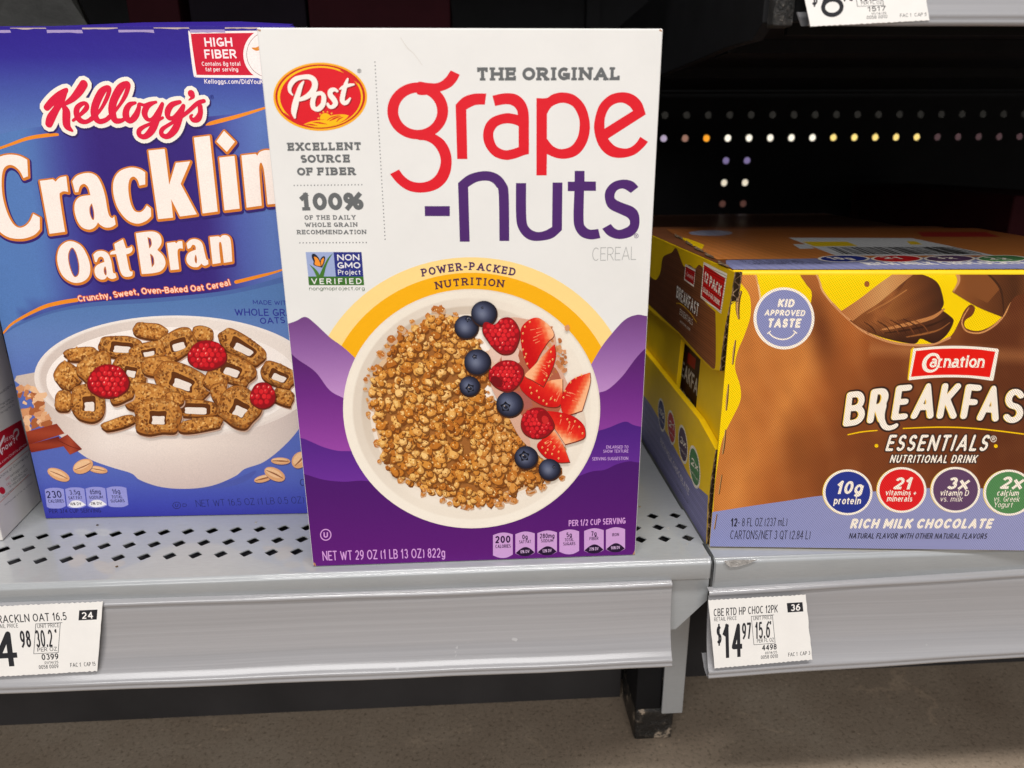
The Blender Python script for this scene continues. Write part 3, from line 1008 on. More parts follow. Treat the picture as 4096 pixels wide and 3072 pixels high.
m = MB(); m.box((.0, .60, -.02), (1.3, .95, -.005)); tag(m.build("shelf", M_black), "black shelf of the next aisle behind the perforated panel", "shelf")

# ================================================================== upper shelves
us = empty("shelf", (.8, .2, .29), "black steel shelf above the drink case, cut by the top of the photo", "shelf")
m = MB()
m.box((.262, .012, .302), (1.5, .47, .306))
m.box((.262, .012, .2915), (1.5, .016, .302))
m.box((.262, .10, .294), (1.5, .125, .3018))
m.box((.262, .25, .294), (1.5, .27, .3018))
m.build("underside", M_black, us)
m = MB()
m.box((.2545, -.004, .2950), (1.5, .0, .335))
m.build("lip", M_black, us, bevel=.0006)
m = MB()
m.prism([(.2440, .0, .2950), (.2440, .012, .2888), (.2440, .05, .2905), (.2440, .25, .2905), (.2440, .47, .26), (.2440, .47, .35), (.2440, .0, .35)], (.006, 0, 0))
m.build("side_bracket", M_black, us, bevel=.0006)
m = MB()
m.box((.2465, -.0075, .2925), (.2565, .001, .336))
M_flake, nt, b = newmat("cracked_black_paint")
n1 = noise(nt, 500, 5, 0.7)
r1 = ramp(nt, n1.outputs[0], [(0.45, (0.012, 0.012, 0.012)), (0.6, (0.05, 0.045, 0.04)), (0.7, (0.35, 0.32, 0.28))])
nt.links.new(r1.outputs[0], b.inputs['Base Color'])
b.inputs['Roughness'].default_value = 0.35
bump(nt, b, n1.outputs[0], 1.0, 0.003)
m.build("end_cap", M_flake, us, bevel=.0012)
h = holder(us, .2578, 1.5, .3465, .2905)
M_hold2 = M_hold
ul = empty("shelf", (-.5, .25, .52), "black steel shelf high above the cereal boxes", "shelf")
m = MB(); m.box((-1.4, .10, .52), (.243, .49, .55)); m.build("deck", M_black, ul)
m = MB(); m.box((-1.4, .095, .50), (.243, .0995, .56)); m.build("lip", M_black, ul)
m = MB(); m.box((.25, .0, .56), (1.5, .49, .58)); tag(m.build("shelf", M_black), "black steel shelf higher up over the drink case", "shelf")

# dim things at the back of the left bay
def dim_box(a, b, mat, label, cat="carton", name="carton"):
    m = MB(); m.box(a, b)
    return tag(m.build(name, mat, bevel=.0015), label, cat)


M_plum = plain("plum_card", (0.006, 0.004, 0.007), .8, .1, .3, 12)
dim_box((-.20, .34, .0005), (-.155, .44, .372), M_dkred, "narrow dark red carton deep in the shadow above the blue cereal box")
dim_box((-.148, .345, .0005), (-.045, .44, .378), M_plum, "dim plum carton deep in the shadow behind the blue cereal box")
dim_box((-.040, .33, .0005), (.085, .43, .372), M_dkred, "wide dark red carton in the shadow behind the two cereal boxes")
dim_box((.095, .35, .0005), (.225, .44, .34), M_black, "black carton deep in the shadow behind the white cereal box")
m = MB()
rr2 = random.Random(3)
for k in range(5):
    zc_, w_ = .31 + .016 * k, .05 - .004 * abs(k - 2)
    n = 14
    for q in range(1): pass
vs = []
for k in range(9):
    for q in range(12):
        a = 2 * math.pi * q / 12
        rr3 = (.052 if 0 < k < 8 else .03) * (1 + rr2.uniform(-.16, .16))
        vs.append((-.272 + rr3 * 1.2 * math.cos(a), .3 + rr3 * .55 * math.sin(a), .001 + .385 * k / 8))
m.add(vs, [(k * 12 + q, k * 12 + (q + 1) % 12, (k + 1) * 12 + (q + 1) % 12, (k + 1) * 12 + q) for k in range(8) for q in range(12)] + [tuple(range(96, 108))])
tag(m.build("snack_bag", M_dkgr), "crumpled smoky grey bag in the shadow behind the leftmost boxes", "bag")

# a few crumbs on the grey deck
rc = random.Random(12)
for i, (x, y) in enumerate([(-.155, .061), (-.05, .058), (.212, .062), (.224, .031), (-.118, .008), (.2305, .0105)]):
    m = MB()
    P = [(x + .0009 * rc.uniform(.6, 1.2) * math.cos(a), y + .0007 * rc.uniform(.6, 1.2) * math.sin(a), .00005) for a in (0, 1.2, 2.4, 3.6, 4.9)]
    m.prism(P, (0, 0, .0006))
    tag(m.build("crumb", M_scrap if i % 2 else M_kraft), "tiny crumb lying on the grey shelf deck", "crumb", "crumbs on the grey shelf deck")

# ================================================================== white and purple cereal box
ZA, ZB, ZC, ZD = Z(1500, 240, .32549), Z(2050, 240, .27726), Z(1660, 660, .42495), Z(1060, 220, .24108)
ZE, ZF, ZG, ZH = Z(1100, 540, .39792), Z(150, 290, .33454), Z(1800, 1180, .43387), Z(0, 520, .3255)
ZI, ZJ, ZK, ZL = Z(600, 500, .25316), Z(200, 900, .34358), Z(0, 1550, .39179), Z(3280, 1380, .36889)
ZM, ZN, ZO, ZP = Z(2600, 880, .37373), Z(2500, 850, .72152), Z(1050, 950, .81379), Z(0, 800, .5425)
ZQ, ZR, ZS, ZT = Z(0, 1600, .5877), Z(2400, 2000, .76673), Z(0, 2150, .63291), Z(2500, 0, .72152)
ZV, ZW = Z(0, 0, .5425), Z(2500, 1000, .78329)


def lerp(a, b, t):
    t = min(1, max(0, t))
    return tuple(x + (y - x) * t for x, y in zip(a, b))


def stops(t, L):
    if t <= L[0][0]: return L[0][1]
    for (a, ca), (b, cb) in zip(L, L[1:]):
        if t <= b: return lerp(ca, cb, (t - a) / (b - a))
    return L[-1][1]


def carton(name, o, face, d, h, wd, mat, parent, bevel=.0007, dent=0):
    """box whose front is the given face"""
    U, V, Nn = face.U, face.V, face.N
    O = face.O
    P = [O, O + U * wd, O + U * wd - Nn * d, O - Nn * d]
    m = MB()
    m.prism([tuple(p) for p in P], tuple(V * h))
    return m.build(name, mat, parent, bevel=bevel)


GW, GH, GD = .195, .2921, .064
g = empty("cereal_box", (.0975, .03, .0003), "tall white and purple cereal box standing foremost at the shelf edge", "cereal box")
F = Face((0, 0, .0003), (1, 0, 0), (0, 0, 1), rect=(.0004, .0004, GW - .0004, GH - .0004))
body = carton("carton", None, F, GD, GH, GW, M_gncard, g)

GREY = (104, 106, 107)
RED = (223, 28, 42)
PUR = (78, 40, 108)
F.part = "mountain_print"
B0 = (1240, 2290)
def mt1(x, y): return stops((y - 1265) / 330, [(0, (112, 66, 128)), (.35, (140, 92, 158)), (1, (196, 148, 205))])
def mt2(x, y): return stops((y - 1400) / 420, [(0, (80, 30, 100)), (.4, (108, 42, 130)), (1, (156, 72, 168))])
def mt3(x, y): return stops((y - 1690) / 260, [(0, (72, 30, 122)), (1, (112, 48, 155))])
def mt4(x, y): return stops((y - 1860) / 380, [(0, (72, 22, 104)), (1, (96, 24, 118))])
F.part = "rainbow_print"
F.ell(1025, 840, 800, 743, (252, 219, 142), ZO, n=90)
F.ell(1025, 840, 718, 667, (247, 178, 16), ZO, n=90)
F.text("POWER-PACKED", [(783, 193), (1020, 160), (1244, 190)], 39, (74, 40, 88), ZO, wt=.2, slab=True)
F.text("NUTRITION", [(850, 256), (1020, 234), (1188, 247)], 38, (84, 44, 60), ZO, wt=.2, slab=True)
F.part = "mountain_print"
F.grad([(60, 440, 1), (120, 425), (165, 410), (210, 390), (255, 420), (330, 490), (385, 530), (440, 578), (560, 700, 1), (560, 1500, 1), (60, 1500, 1)], mt1, ZO)
F.grad([(1960, 390, 1), (1890, 386), (1840, 380), (1780, 405), (1715, 475), (1665, 540), (1615, 625, 1), (1500, 900, 1), (1500, 1500, 1), (1960, 1500, 1)], mt1, ZO)
F.grad([(60, 500, 1), (135, 565), (175, 600), (260, 660), (330, 750), (400, 790), (520, 850, 1), (560, 1500, 1), (60, 1500, 1)], mt2, ZO)
F.grad([(1960, 500, 1), (1883, 545), (1830, 600), (1770, 680), (1700, 745), (1640, 765), (1500, 800, 1), (1400, 1500, 1), (1960, 1500, 1)], mt2, ZO)
F.grad([(60, 970, 1), (185, 985), (230, 1000), (300, 1030), (370, 1048), (450, 1052), (600, 1080, 1), (700, 1700, 1), (60, 1700, 1)], mt3, ZO)
F.grad([(1960, 945, 1), (1860, 930), (1820, 920), (1780, 905), (1700, 935), (1640, 952), (1500, 980, 1), (1400, 1700, 1), (1960, 1700, 1)], mt3, ZO)
F.grad([(60, 1120, 1), (205, 1162), (300, 1190), (400, 1200), (520, 1197), (700, 1240), (1028, 1300), (1400, 1230), (1600, 1155), (1680, 1142), (1740, 1115), (1800, 1100), (1845, 1105), (1960, 1110, 1), (1960, 1720, 1), (60, 1720, 1)], mt4, ZO, n=40)

F.part = "title_lettering"
F.poly([(525, 275), (640, 280), (740, 286), (810, 264), (870, 215), (912, 155), (930, 127, 1), (1042, 180, 1), (1010, 245), (950, 318), (880, 360), (800, 388, 1), (700, 420), (520, 420)], RED, (), ZA)
F.ell(525, 625, 375, 350, RED, ZA, ring=.1, n=4) if 0 else None
def ring(face, cx, cy, rx, ry, ix, iy, jx, jy, c, z, n=60):
    face.poly([(cx + rx * math.cos(2 * math.pi * i / n), cy + ry * math.sin(2 * math.pi * i / n)) for i in range(n)], c,
              [[(ix + jx * math.cos(2 * math.pi * i / n), iy + jy * math.sin(2 * math.pi * i / n)) for i in range(n)]], z, sm=False)
ring(F, 525, 625, 374, 350, 525, 630, 239, 229, RED, ZA)
F.poly([(520, 880), (640, 880), (757, 920, 1), (850, 990), (920, 1110), (943, 1250), (920, 1400), (850, 1520), (730, 1600), (560, 1630), (400, 1600), (275, 1512), (185, 1402, 1), (295, 1345, 1), (360, 1430), (450, 1490), (560, 1507), (670, 1480), (760, 1400), (807, 1260), (785, 1140), (715, 1040), (620, 990), (520, 974)], RED, (), ZA)
F.poly([(990, 548, 1), (1090, 455), (1220, 414), (1368, 412, 1), (1350, 548, 1), (1230, 555), (1122, 608, 1), (1135, 1217, 1), (1010, 1217, 1)], RED, (), ZA)
F.poly([(1443, 438, 1), (1600, 408), (1740, 425), (1840, 510), (1885, 630), (1892, 760, 1), (1892, 1155, 1), (1830, 1170), (1720, 1210), (1600, 1227), (1460, 1180), (1360, 1060), (1328, 925), (1360, 790), (1450, 700), (1600, 655), (1690, 660), (1757, 675, 1), (1740, 610), (1690, 560), (1610, 543), (1475, 565, 1)], RED,
       [[(1765, 812, 1), (1690, 785), (1600, 780), (1510, 810), (1460, 880), (1458, 960), (1500, 1060), (1590, 1107), (1680, 1098), (1765, 1070, 1)]], ZA)
F.poly([(345, 548, 1), (490, 548), (580, 495), (720, 467), (900, 510), (1050, 670), (1117, 930), (1080, 1170), (960, 1350), (800, 1420), (640, 1415), (497, 1357, 1), (493, 1665, 1), (345, 1665, 1)], RED,
       [[(497, 778, 1), (570, 670), (720, 617), (870, 670), (955, 820), (968, 950), (940, 1110), (850, 1240), (710, 1285), (590, 1245), (497, 1135, 1)]], ZB)
F.poly([(1923, 785, 1), (1860, 610), (1740, 500), (1580, 465), (1400, 510), (1250, 660), (1180, 900), (1190, 1080), (1260, 1260), (1390, 1380), (1560, 1413), (1750, 1370), (1880, 1270), (1955, 1180, 1), (1843, 1107, 1), (1780, 1200), (1690, 1265), (1590, 1275), (1470, 1235), (1378, 1135, 1)], RED,
       [[(1328, 990, 1), (1335, 830), (1400, 690), (1500, 625), (1600, 620), (1690, 670), (1737, 733, 1)]], ZB)
F.poly([(91, 387, 1), (328, 387, 1), (328, 481, 1), (93, 481, 1)], PUR, (), ZC)
F.poly([(405, 170, 1), (510, 90), (660, 57), (780, 88), (855, 170), (882, 280), (887, 715, 1), (795, 715, 1), (788, 280), (765, 205), (720, 160), (660, 147), (580, 160), (500, 207, 1), (515, 722, 1), (422, 722, 1)], PUR, (), ZC)
F.poly([(950, 170, 1), (1046, 170, 1), (1048, 500), (1075, 590), (1145, 630), (1220, 620), (1290, 583, 1), (1295, 165, 1), (1388, 165, 1), (1383, 612, 1), (1290, 690), (1145, 715), (1050, 690), (980, 610), (952, 490)], PUR, (), ZC)
F.poly([(1503, 55, 1), (1596, 55, 1), (1596, 155, 1), (1703, 155, 1), (1703, 243, 1), (1591, 243, 1), (1587, 520), (1605, 580), (1650, 608), (1725, 602, 1), (1745, 688, 1), (1650, 700), (1560, 670), (1505, 590), (1492, 480), (1500, 246, 1), (1438, 246, 1), (1438, 157, 1), (1502, 157, 1)], PUR, (), ZC)
F.poly([(2103, 207, 1), (2050, 155), (1960, 137), (1860, 165), (1795, 240), (1790, 330), (1830, 410), (1940, 465), (2000, 495), (2022, 530), (2010, 575), (1930, 610), (1880, 595), (1843, 555, 1), (1762, 600, 1), (1820, 665), (1920, 697), (2040, 670), (2105, 590), (2108, 470), (2060, 400), (1950, 355), (1890, 325), (1877, 290), (1900, 240), (1960, 222), (2032, 263, 1)], PUR, (), ZC)
def regmark(face, cx, cy, r, c, z):
    ring(face, cx, cy, r, r * 1.05, cx, cy, r * .8, r * .85, c, z, 18)
    face.letter('R', [(cx - r * .38, cy + r * .5), (cx + r * .42, cy + r * .5), (cx + r * .42, cy - r * .5), (cx - r * .38, cy - r * .5)], c, z, wt=.2)
regmark(F, 2083, 667, 21, PUR, ZC)
F.part = ("claim_lettering", 'kind')
F.text("CEREAL", [(1668, 903), (2080, 892)], 125, (172, 172, 170), ZC, wt=.055)
F.part = ("claim_lettering", 'original')
F.text("THE ORIGINAL", [(1905, 322.5), (2483, 321)], 53, GREY, wt=.265, slab=True, gap=.05)
F.part = ("claim_lettering", 'fiber')
F.text("EXCELLENT", [(126, 160), (874, 153)], 82, GREY, ZE, wt=.265, slab=True, gap=.05)
F.text("SOURCE", [(260, 282), (762, 277)], 82, GREY, ZE, wt=.265, slab=True, gap=.05)
F.text("OF FIBER", [(225, 409), (817, 404)], 81, GREY, ZE, wt=.265, slab=True, gap=.05)
F.text("100%", [(247, 760), (895, 754)], 177, GREY, ZE, wt=.27, slab=True, gap=.05)
F.text("OF THE DAILY", [(298, 853), (815, 851)], 46, GREY, ZE, wt=.22, slab=True)
F.text("WHOLE GRAIN", [(300, 926), (833, 923)], 45, GREY, ZE, wt=.22, slab=True)
F.text("RECOMMENDATION", [(220, 999), (922, 997)], 45, GREY, ZE, wt=.22, slab=True, gap=.08)
for i in range(21):
    F.ell(193 + 34 * i, 507 - .35 * i, 6.2, 6.8, GREY, ZE, n=8)
    F.ell(250 + 33.4 * i, 1084 - .15 * i, 6.2, 6.8, GREY, ZE, n=8)
for i in range(49):
    F.ell(1499.5 + 41 * i / 48, 248.4 + 708.5 * i / 48, 2.3, 2.8, GREY, n=8)
F.part = ("claim_lettering", 'serving')
F.text("ENLARGED TO", [(1689, 1037), (1798, 1037)], 15, (205, 165, 220), ZO, wt=.13)
F.text("SHOW TEXTURE", [(1674, 1058), (1798, 1057)], 15, (205, 165, 220), ZO, wt=.13)
F.text("SERVING SUGGESTION", [(1620, 1096), (1797, 1093)], 16, (205, 165, 220), ZO, wt=.13)
LIL = (216, 160, 222)
F.part = ("claim_lettering", 'per cup')
F.text("PER 1/2 CUP SERVING", [(1505, 1419), (1784, 1406)], 30, LIL, ZO, wt=.16)
F.part = ("claim_lettering", 'weight')
F.text("NET WT 29 OZ (1 LB 13 OZ) 822g", [(297, 1588), (898, 1572)], 47, LIL, ZO, wt=.12)
F.part = ("certified_mark", 1)
ring(F, 311, 1461, 28, 29, 311, 1461, 23, 24, LIL, ZO, 24)
F.letter('U', [(300, 1475), (322, 1475), (322, 1448), (300, 1448)], LIL, ZO, wt=.2)

F.part = "brand_badge"
F.ell(917, 692, 779, 567, (250, 176, 28), ZD, n=70)
F.ell(917, 690, 745, 533, (196, 32, 30), ZD, n=70)
F.ell(915, 694, 708, 511, (251, 196, 12), ZD, n=70)
F.ell(922, 699, 673, 489, (222, 24, 38), ZD, n=70)
def arc(cx, cy, rx, ry, a0, a1, w0, w1, n=10):
    return [(cx + rx * math.cos(math.radians(a0 + (a1 - a0) * i / n)), cy - ry * math.sin(math.radians(a0 + (a1 - a0) * i / n)), (w0 + (w1 - w0) * math.sin(math.pi * i / n))) for i in range(n + 1)]
F.stroke(arc(916, 694, 700, 503, 26, 62, 8, 60), (214, 28, 36), ZD)
F.stroke(arc(916, 694, 700, 503, 212, 262, 8, 60), (214, 28, 36), ZD)
PO = [[(458, 662, 24), (412, 600, 52), (420, 500, 76), (500, 405, 78), (620, 368, 70), (740, 368, 84), (818, 430, 98), (825, 530, 100), (770, 630, 96), (670, 705, 76), (575, 740, 60)],
      [(640, 440, 26), (592, 520, 66), (540, 680, 92), (500, 830, 106), (480, 950, 90), (496, 1040, 34)],
      [(935, 632, 62), (975, 690, 80), (965, 810, 84), (905, 885, 84), (845, 900, 72), (795, 850, 84), (798, 740, 82), (850, 650, 66), (935, 632, 62)],
      [(1198, 600, 44), (1150, 572, 60), (1088, 600, 82), (1088, 670, 88), (1140, 735, 92), (1170, 800, 86), (1130, 855, 66), (1075, 862, 56), (1040, 815, 50)],
      [(1372, 398, 34), (1335, 500, 68), (1298, 640, 82), (1282, 750, 84), (1315, 795, 74), (1365, 780, 62), (1412, 720, 32)],
      [(1242, 566, 26), (1300, 530, 50), (1390, 503, 54), (1476, 488, 28)]]
for p in PO: F.stroke(p, (150, 18, 26), ZD, d=(5, 4))
for p in PO: F.stroke(p, (250, 240, 230), ZD)
F.poly([(640, 1150, 1), (760, 1105), (900, 1082), (985, 1075, 1), (1060, 1020), (1170, 992), (1290, 985), (1392, 1002, 1), (1330, 1070), (1200, 1145), (1050, 1190), (900, 1203), (780, 1190)], (251, 190, 14), (), ZD)
F.stroke([(1030, 1085, 8), (1110, 1035, 18), (1240, 1000, 8)], (214, 40, 30), ZD)
F.stroke([(1070, 1095, 8), (1160, 1050, 26), (1260, 1015, 8)], (214, 40, 30), ZD)
F.stroke([(1190, 1110, 8), (1230, 1060, 22), (1300, 1030, 6)], (214, 40, 30), ZD)
F.stroke([(790, 1118, 6), (900, 1125, 26), (1030, 1150, 6)], (214, 40, 30), ZD)
F.stroke([(680, 1150, 6), (770, 1155, 24), (870, 1175, 6)], (214, 40, 30), ZD)
F.poly([(915, 1072, 1), (918, 1020), (950, 978), (1000, 965), (1050, 978), (1085, 1008, 1), (985, 1070, 1)], (251, 190, 14), (), ZD)
for (a, b_, c_) in (((862, 1050), (900, 1035), (900, 1062)), ((903, 970), (935, 975), (912, 1003)), ((960, 922), (985, 948), (955, 962)), ((1040, 925), (1050, 955), (1020, 952)), ((1118, 952), (1110, 995), (1085, 965))):
    F.poly([a, b_, c_], (251, 190, 60), (), ZD, sm=False)
regmark(F, 1564, 264, 33, (60, 62, 66), ZD)

F.part = "verified_badge"
F.poly([(308, 1177), (590, 1177), (614, 1422), (335, 1422)], (158, 172, 212), (), ZE, sm=False)
F.poly([(588, 1177), (870, 1177), (889, 1424), (612, 1424)], (44, 50, 128), (), ZE, sm=False)
F.poly([(333, 1422), (889, 1422), (897, 1509), (341, 1510)], (62, 112, 44), (), ZE, sm=False)
F.poly([(343, 1298, 1), (400, 1340), (438, 1385), (452, 1425, 1), (418, 1425, 1), (385, 1355)], (74, 124, 48), (), ZE)
F.poly([(582, 1187, 1), (530, 1240), (482, 1330), (440, 1425, 1), (490, 1425, 1), (512, 1330), (545, 1250)], (68, 118, 44), (), ZE)
F.poly([(372, 1200), (400, 1195), (440, 1235), (458, 1285), (474, 1333, 1), (430, 1322), (388, 1305), (388, 1272), (372, 1235)], (28, 32, 50), (), ZE)
F.poly([(392, 1225), (420, 1232), (445, 1265), (462, 1318, 1), (425, 1315), (399, 1298), (402, 1262)], (246, 150, 50), (), ZE)
F.poly([(455, 1290), (458, 1245), (485, 1218), (504, 1228), (500, 1270), (484, 1312), (470, 1335, 1)], (28, 32, 50), (), ZE)
F.poly([(461, 1285), (466, 1255), (487, 1234), (493, 1250), (484, 1285), (470, 1316, 1)], (246, 150, 50), (), ZE)
F.text("NON", [(628, 1262), (850, 1260)], 62, (240, 238, 240), ZE, wt=.18)
F.text("GMO", [(630, 1341), (860, 1340)], 62, (240, 238, 240), ZE, wt=.18)
F.text("Project", [(636, 1404), (862, 1404)], 50, (240, 238, 240), ZE, wt=.13)
F.text("VERIFIED", [(368, 1499), (872, 1497)], 57, (240, 238, 235), ZE, wt=.17, gap=.34)
F.text("nongmoproject.org", [(345, 1562), (902, 1560)], 38, (62, 92, 50), ZE, wt=.12)

F.part = "scuff_mark"
for P in ([(1252, 2262, 4), (1256, 2254, 9), (1264, 2266, 3)], [(1028, 118, 5), (1040, 122, 8)], [(2646, 124, 5), (2640, 120, 8)], [(2534, 2218, 7), (2540, 2204, 4)]):
    F.part = ("scuff_mark", P[0][0])
    F.stroke(P, (176, 128, 92))
F.part = ("scuff_mark", 'crease')
F.stroke([(1602, 150, 1.2), (1628, 190, 1.8), (1655, 215, 1.6), (1690, 262, 1)], (206, 198, 188))
# ---- picture of the bowl
F.part = "bowl_picture"
BX, BY, BRX, BRY = 1028, 841, 632, 588
def shade_ell(cx, cy, rx, ry, z, fn, nr=16, na=72):
    """concentric-ring disc coloured by fn(radius 0..1, angle)"""
    V, T, C = [], [], []
    for i in range(nr + 1):
        r_ = (i / nr)
        for j in range(na):
            a = 2 * math.pi * j / na
            p = z(cx + rx * r_ * math.cos(a), cy + ry * r_ * math.sin(a))
            V.append(F_.uv(*p[:2]))
            C.append(lin(fn(r_, a)))
    for i in range(nr):
        for j in range(na):
            a, b_ = i * na + j, i * na + (j + 1) % na
            if i: T.append((a, b_, b_ + na))
            T.append((a, b_ + na, a + na))
    F_.add(V, T, np.array(C))
F_ = F
# printed soft halo on the right of the bowl
def halo(r, a):
    return stops(r, [(0, (84, 40, 100)), (.96, (84, 40, 100)), (1, (120, 62, 140))])
def rimf(r, a):
    lx = math.cos(a - 2.4)
    top = -math.sin(a)
    if r > .985: return lerp((246, 236, 220), (220, 208, 192), .5 - .5 * lx)
    if r > .93: return lerp((248, 239, 224), (240, 230, 214), .5 + .5 * top)
    if r > .86: return lerp((240, 229, 213), (222, 209, 193), max(0, math.cos(a - 3.6)))
    if r > .72: return lerp((242, 231, 216), (196, 178, 158), .75 * max(0, math.cos(a - 3.7)) + .25 * max(0, math.cos(a + 1.7)))
    return (248, 236, 222)
shade_ell(BX, BY, BRX, BRY, ZO, rimf, 60, 96)
shade_ell(BX + 5, BY + 5, BRX * .80, BRY * .80, ZO, lambda r, a: lerp((250, 240, 228), (238, 224, 208), max(0, r - .7) * 3), 10, 60)

def blob(cx, cy, r, n=8, j=.3, asp=1, rot=0, rd=random):
    P = []
    for i in range(n):
        a = 2 * math.pi * i / n
        q = r * (1 + rd.uniform(-j, j))
        x, y = q * math.cos(a) * asp, q * math.sin(a) / asp
        P.append((cx + x * math.cos(rot) - y * math.sin(rot), cy + x * math.sin(rot) + y * math.cos(rot)))
    return P


def quick(face, P, c, z):
    """convex-ish fan"""
    U_ = [face.uv(*z(*p)[:2]) for p in P]
    cen = sum(U_) / len(U_)
    n = len(U_)
    face.add([cen] + U_, [(0, 1 + i, 1 + (i + 1) % n) for i in range(n)], lin(c))


cereal = np.array([(860, 372), (760, 430), (680, 480), (625, 560), (560, 640), (530, 720), (545, 850), (560, 950), (590, 1060), (620, 1150), (700, 1200), (850, 1262), (1000, 1312), (1120, 1300), (1280, 1240), (1400, 1190), (1465, 1140), (1380, 1090), (1260, 1045), (1330, 960), (1300, 900), (1230, 860), (1150, 830), (1090, 760), (1120, 700), (1100, 600), (1060, 520), (970, 460), (960, 400)], float)
c2 = cereal.mean(0)
quick_items = []
def halo_blobs():
    rd = random.Random(5)
    # pinkish milk between the grains
    F.poly([tuple(c2 + (p - c2) * 1.0) for p in cereal], (222, 186, 146), (), ZO)
    F.poly([tuple(c2 + (p - c2) * .95 ) for p in cereal], (160, 100, 46), (), ZO)
halo_blobs()
rd = random.Random(11)
cand = []
while len(cand) < 1350:
    x, y = rd.uniform(500, 1530), rd.uniform(350, 1340)
    q = np.array([[x, y]])
    k = rd.random()
    q2 = c2 + (q - c2) / 1.07
    if inside(q, cereal)[0]: cand.append((x, y, 1))
    elif inside(q2, cereal)[0] and k < .35: cand.append((x, y, .75))
    elif k < .10 and ((x - BX) / 505) ** 2 + ((y - BY) / 470) ** 2 < 1 and not (x > 1150 and 380 < y < 900 and k > .03): cand.append((x, y, .6))
PAL = [(228, 162, 76), (240, 182, 100), (216, 144, 58), (194, 118, 42), (248, 202, 128), (234, 170, 84), (208, 130, 46), (240, 190, 108), (182, 106, 36)]
for (x, y, s_) in cand:
    r_ = (rd.uniform(8, 15) if rd.random() < .5 else rd.uniform(14, 23)) * (s_ ** .5)
    cc = rd.choice(PAL)
    if s_ < .8: cc = lerp(cc, (190, 110, 60), .5)
    if x > 1080: cc = lerp(cc, (190, 110, 50), .25)
    ro, asp = rd.uniform(0, 3.14), rd.uniform(.85, 1.25)
    st_ = rd.getstate()
    quick(F, blob(x + 4, y + 6, r_ * 1.12, 9, .25, asp, ro, rd), lerp(cc, (104, 54, 16), .82) if s_ > .8 else (206, 168, 134), ZO)
    quick(F, blob(x, y, r_, 10, .28, asp, ro, rd), lerp(cc, (176, 104, 34), .4), ZO)
    quick(F, blob(x - r_ * .14, y - r_ * .18, r_ * .72, 8, .35, asp, ro, rd), cc, ZO)
    for _ in range(3):
        a = rd.uniform(0, 6.28)
        quick(F, blob(x + r_ * .5 * math.cos(a), y + r_ * .45 * math.sin(a) - 2, r_ * rd.uniform(.14, .26), 5, .3, 1, 0, rd), rd.choice([(252, 216, 150), (244, 200, 128), (136, 76, 24), (170, 100, 36)]), ZO)

# dark reddish bed under the fruit
for P_, c_ in (([(1180, 420), (1300, 400), (1420, 440), (1450, 560), (1490, 700), (1540, 780), (1480, 880), (1500, 1000), (1400, 1080), (1280, 1000), (1200, 860), (1120, 700)], (216, 170, 146)),
               ([(1220, 520), (1320, 600), (1440, 640), (1480, 780), (1440, 880), (1380, 960), (1280, 880), (1210, 760), (1160, 640)], (176, 96, 70))):
    F.poly(P_, c_, (), ZO)
# milk showing round the fruit
for (x, y, r_, c) in ((1210, 560, 60, (226, 190, 172)), (1120, 590, 46, (222, 186, 160)), (1250, 800, 60, (170, 96, 84)), (1390, 1010, 80, (214, 190, 170)), (1560, 900, 40, (226, 208, 190)), (1150, 560, 40, (228, 196, 178))):
    quick(F, blob(x, y, r_, 14, .2, 1.3, rd.uniform(0, 3), rd), c, ZO)
for k in range(46):
    x, y = rd.uniform(1380, 1500), rd.uniform(440, 720)
    quick(F, blob(x, y, rd.uniform(6, 14), 8, .3, 1.1, rd.uniform(0, 3), rd), rd.choice([(198, 128, 84), (180, 108, 58), (214, 150, 104)]), ZO)

def strawberry(P, la, lb, seeds, skin=.35):
    """la->lb: axis from pale centre to red skin"""
    ax = np.array(lb, float) - np.array(la, float)
    L2 = ax @ ax
    za, zb_ = ZG(*la), None
    def fn(px, py):
        q = np.array([(px - 1800) / .43387, (py - 1180) / .43387])
        t = ((q - np.array(la)) @ ax) / L2
        n_ = .05 * math.sin(q[0] * .11 + q[1] * .05) + .04 * math.sin(q[1] * .17)
        return stops(t + n_, [(-.15, (250, 184, 136)), (.05, (240, 112, 66)), (.28, (230, 44, 28)), (1, (200, 10, 16))])
    m_ = np.mean([p[:2] for p in P], axis=0)
    F.poly([tuple(m_ + (np.array(p[:2]) - m_) * 1.02 + np.array([3, 7])) + tuple(p[2:]) for p in P], (120, 44, 30), (), ZG)
    F.grad(P, fn, ZG, n=22)
    for k in range(7):
        t = rd.uniform(-.1, .5)
        off = rd.uniform(-.5, .5)
        nv = np.array([-ax[1], ax[0]]) * off
        a = np.array(la) + nv + ax * t
        b_ = a + ax * .22 + nv * .1
        if inside(np.array([a, b_]), np.array([p[:2] for p in P])).all():
            F.stroke([(a[0], a[1], 3), (b_[0], b_[1], 8)], (244, 140, 100), ZG, sm=False)
    for s_ in seeds:
        F.ell(s_[0], s_[1], 8, 11, (250, 190, 120), ZG, n=8)
        F.ell(s_[0] + 2, s_[1] + 3, 5, 7, (214, 120, 50), ZG, n=8)


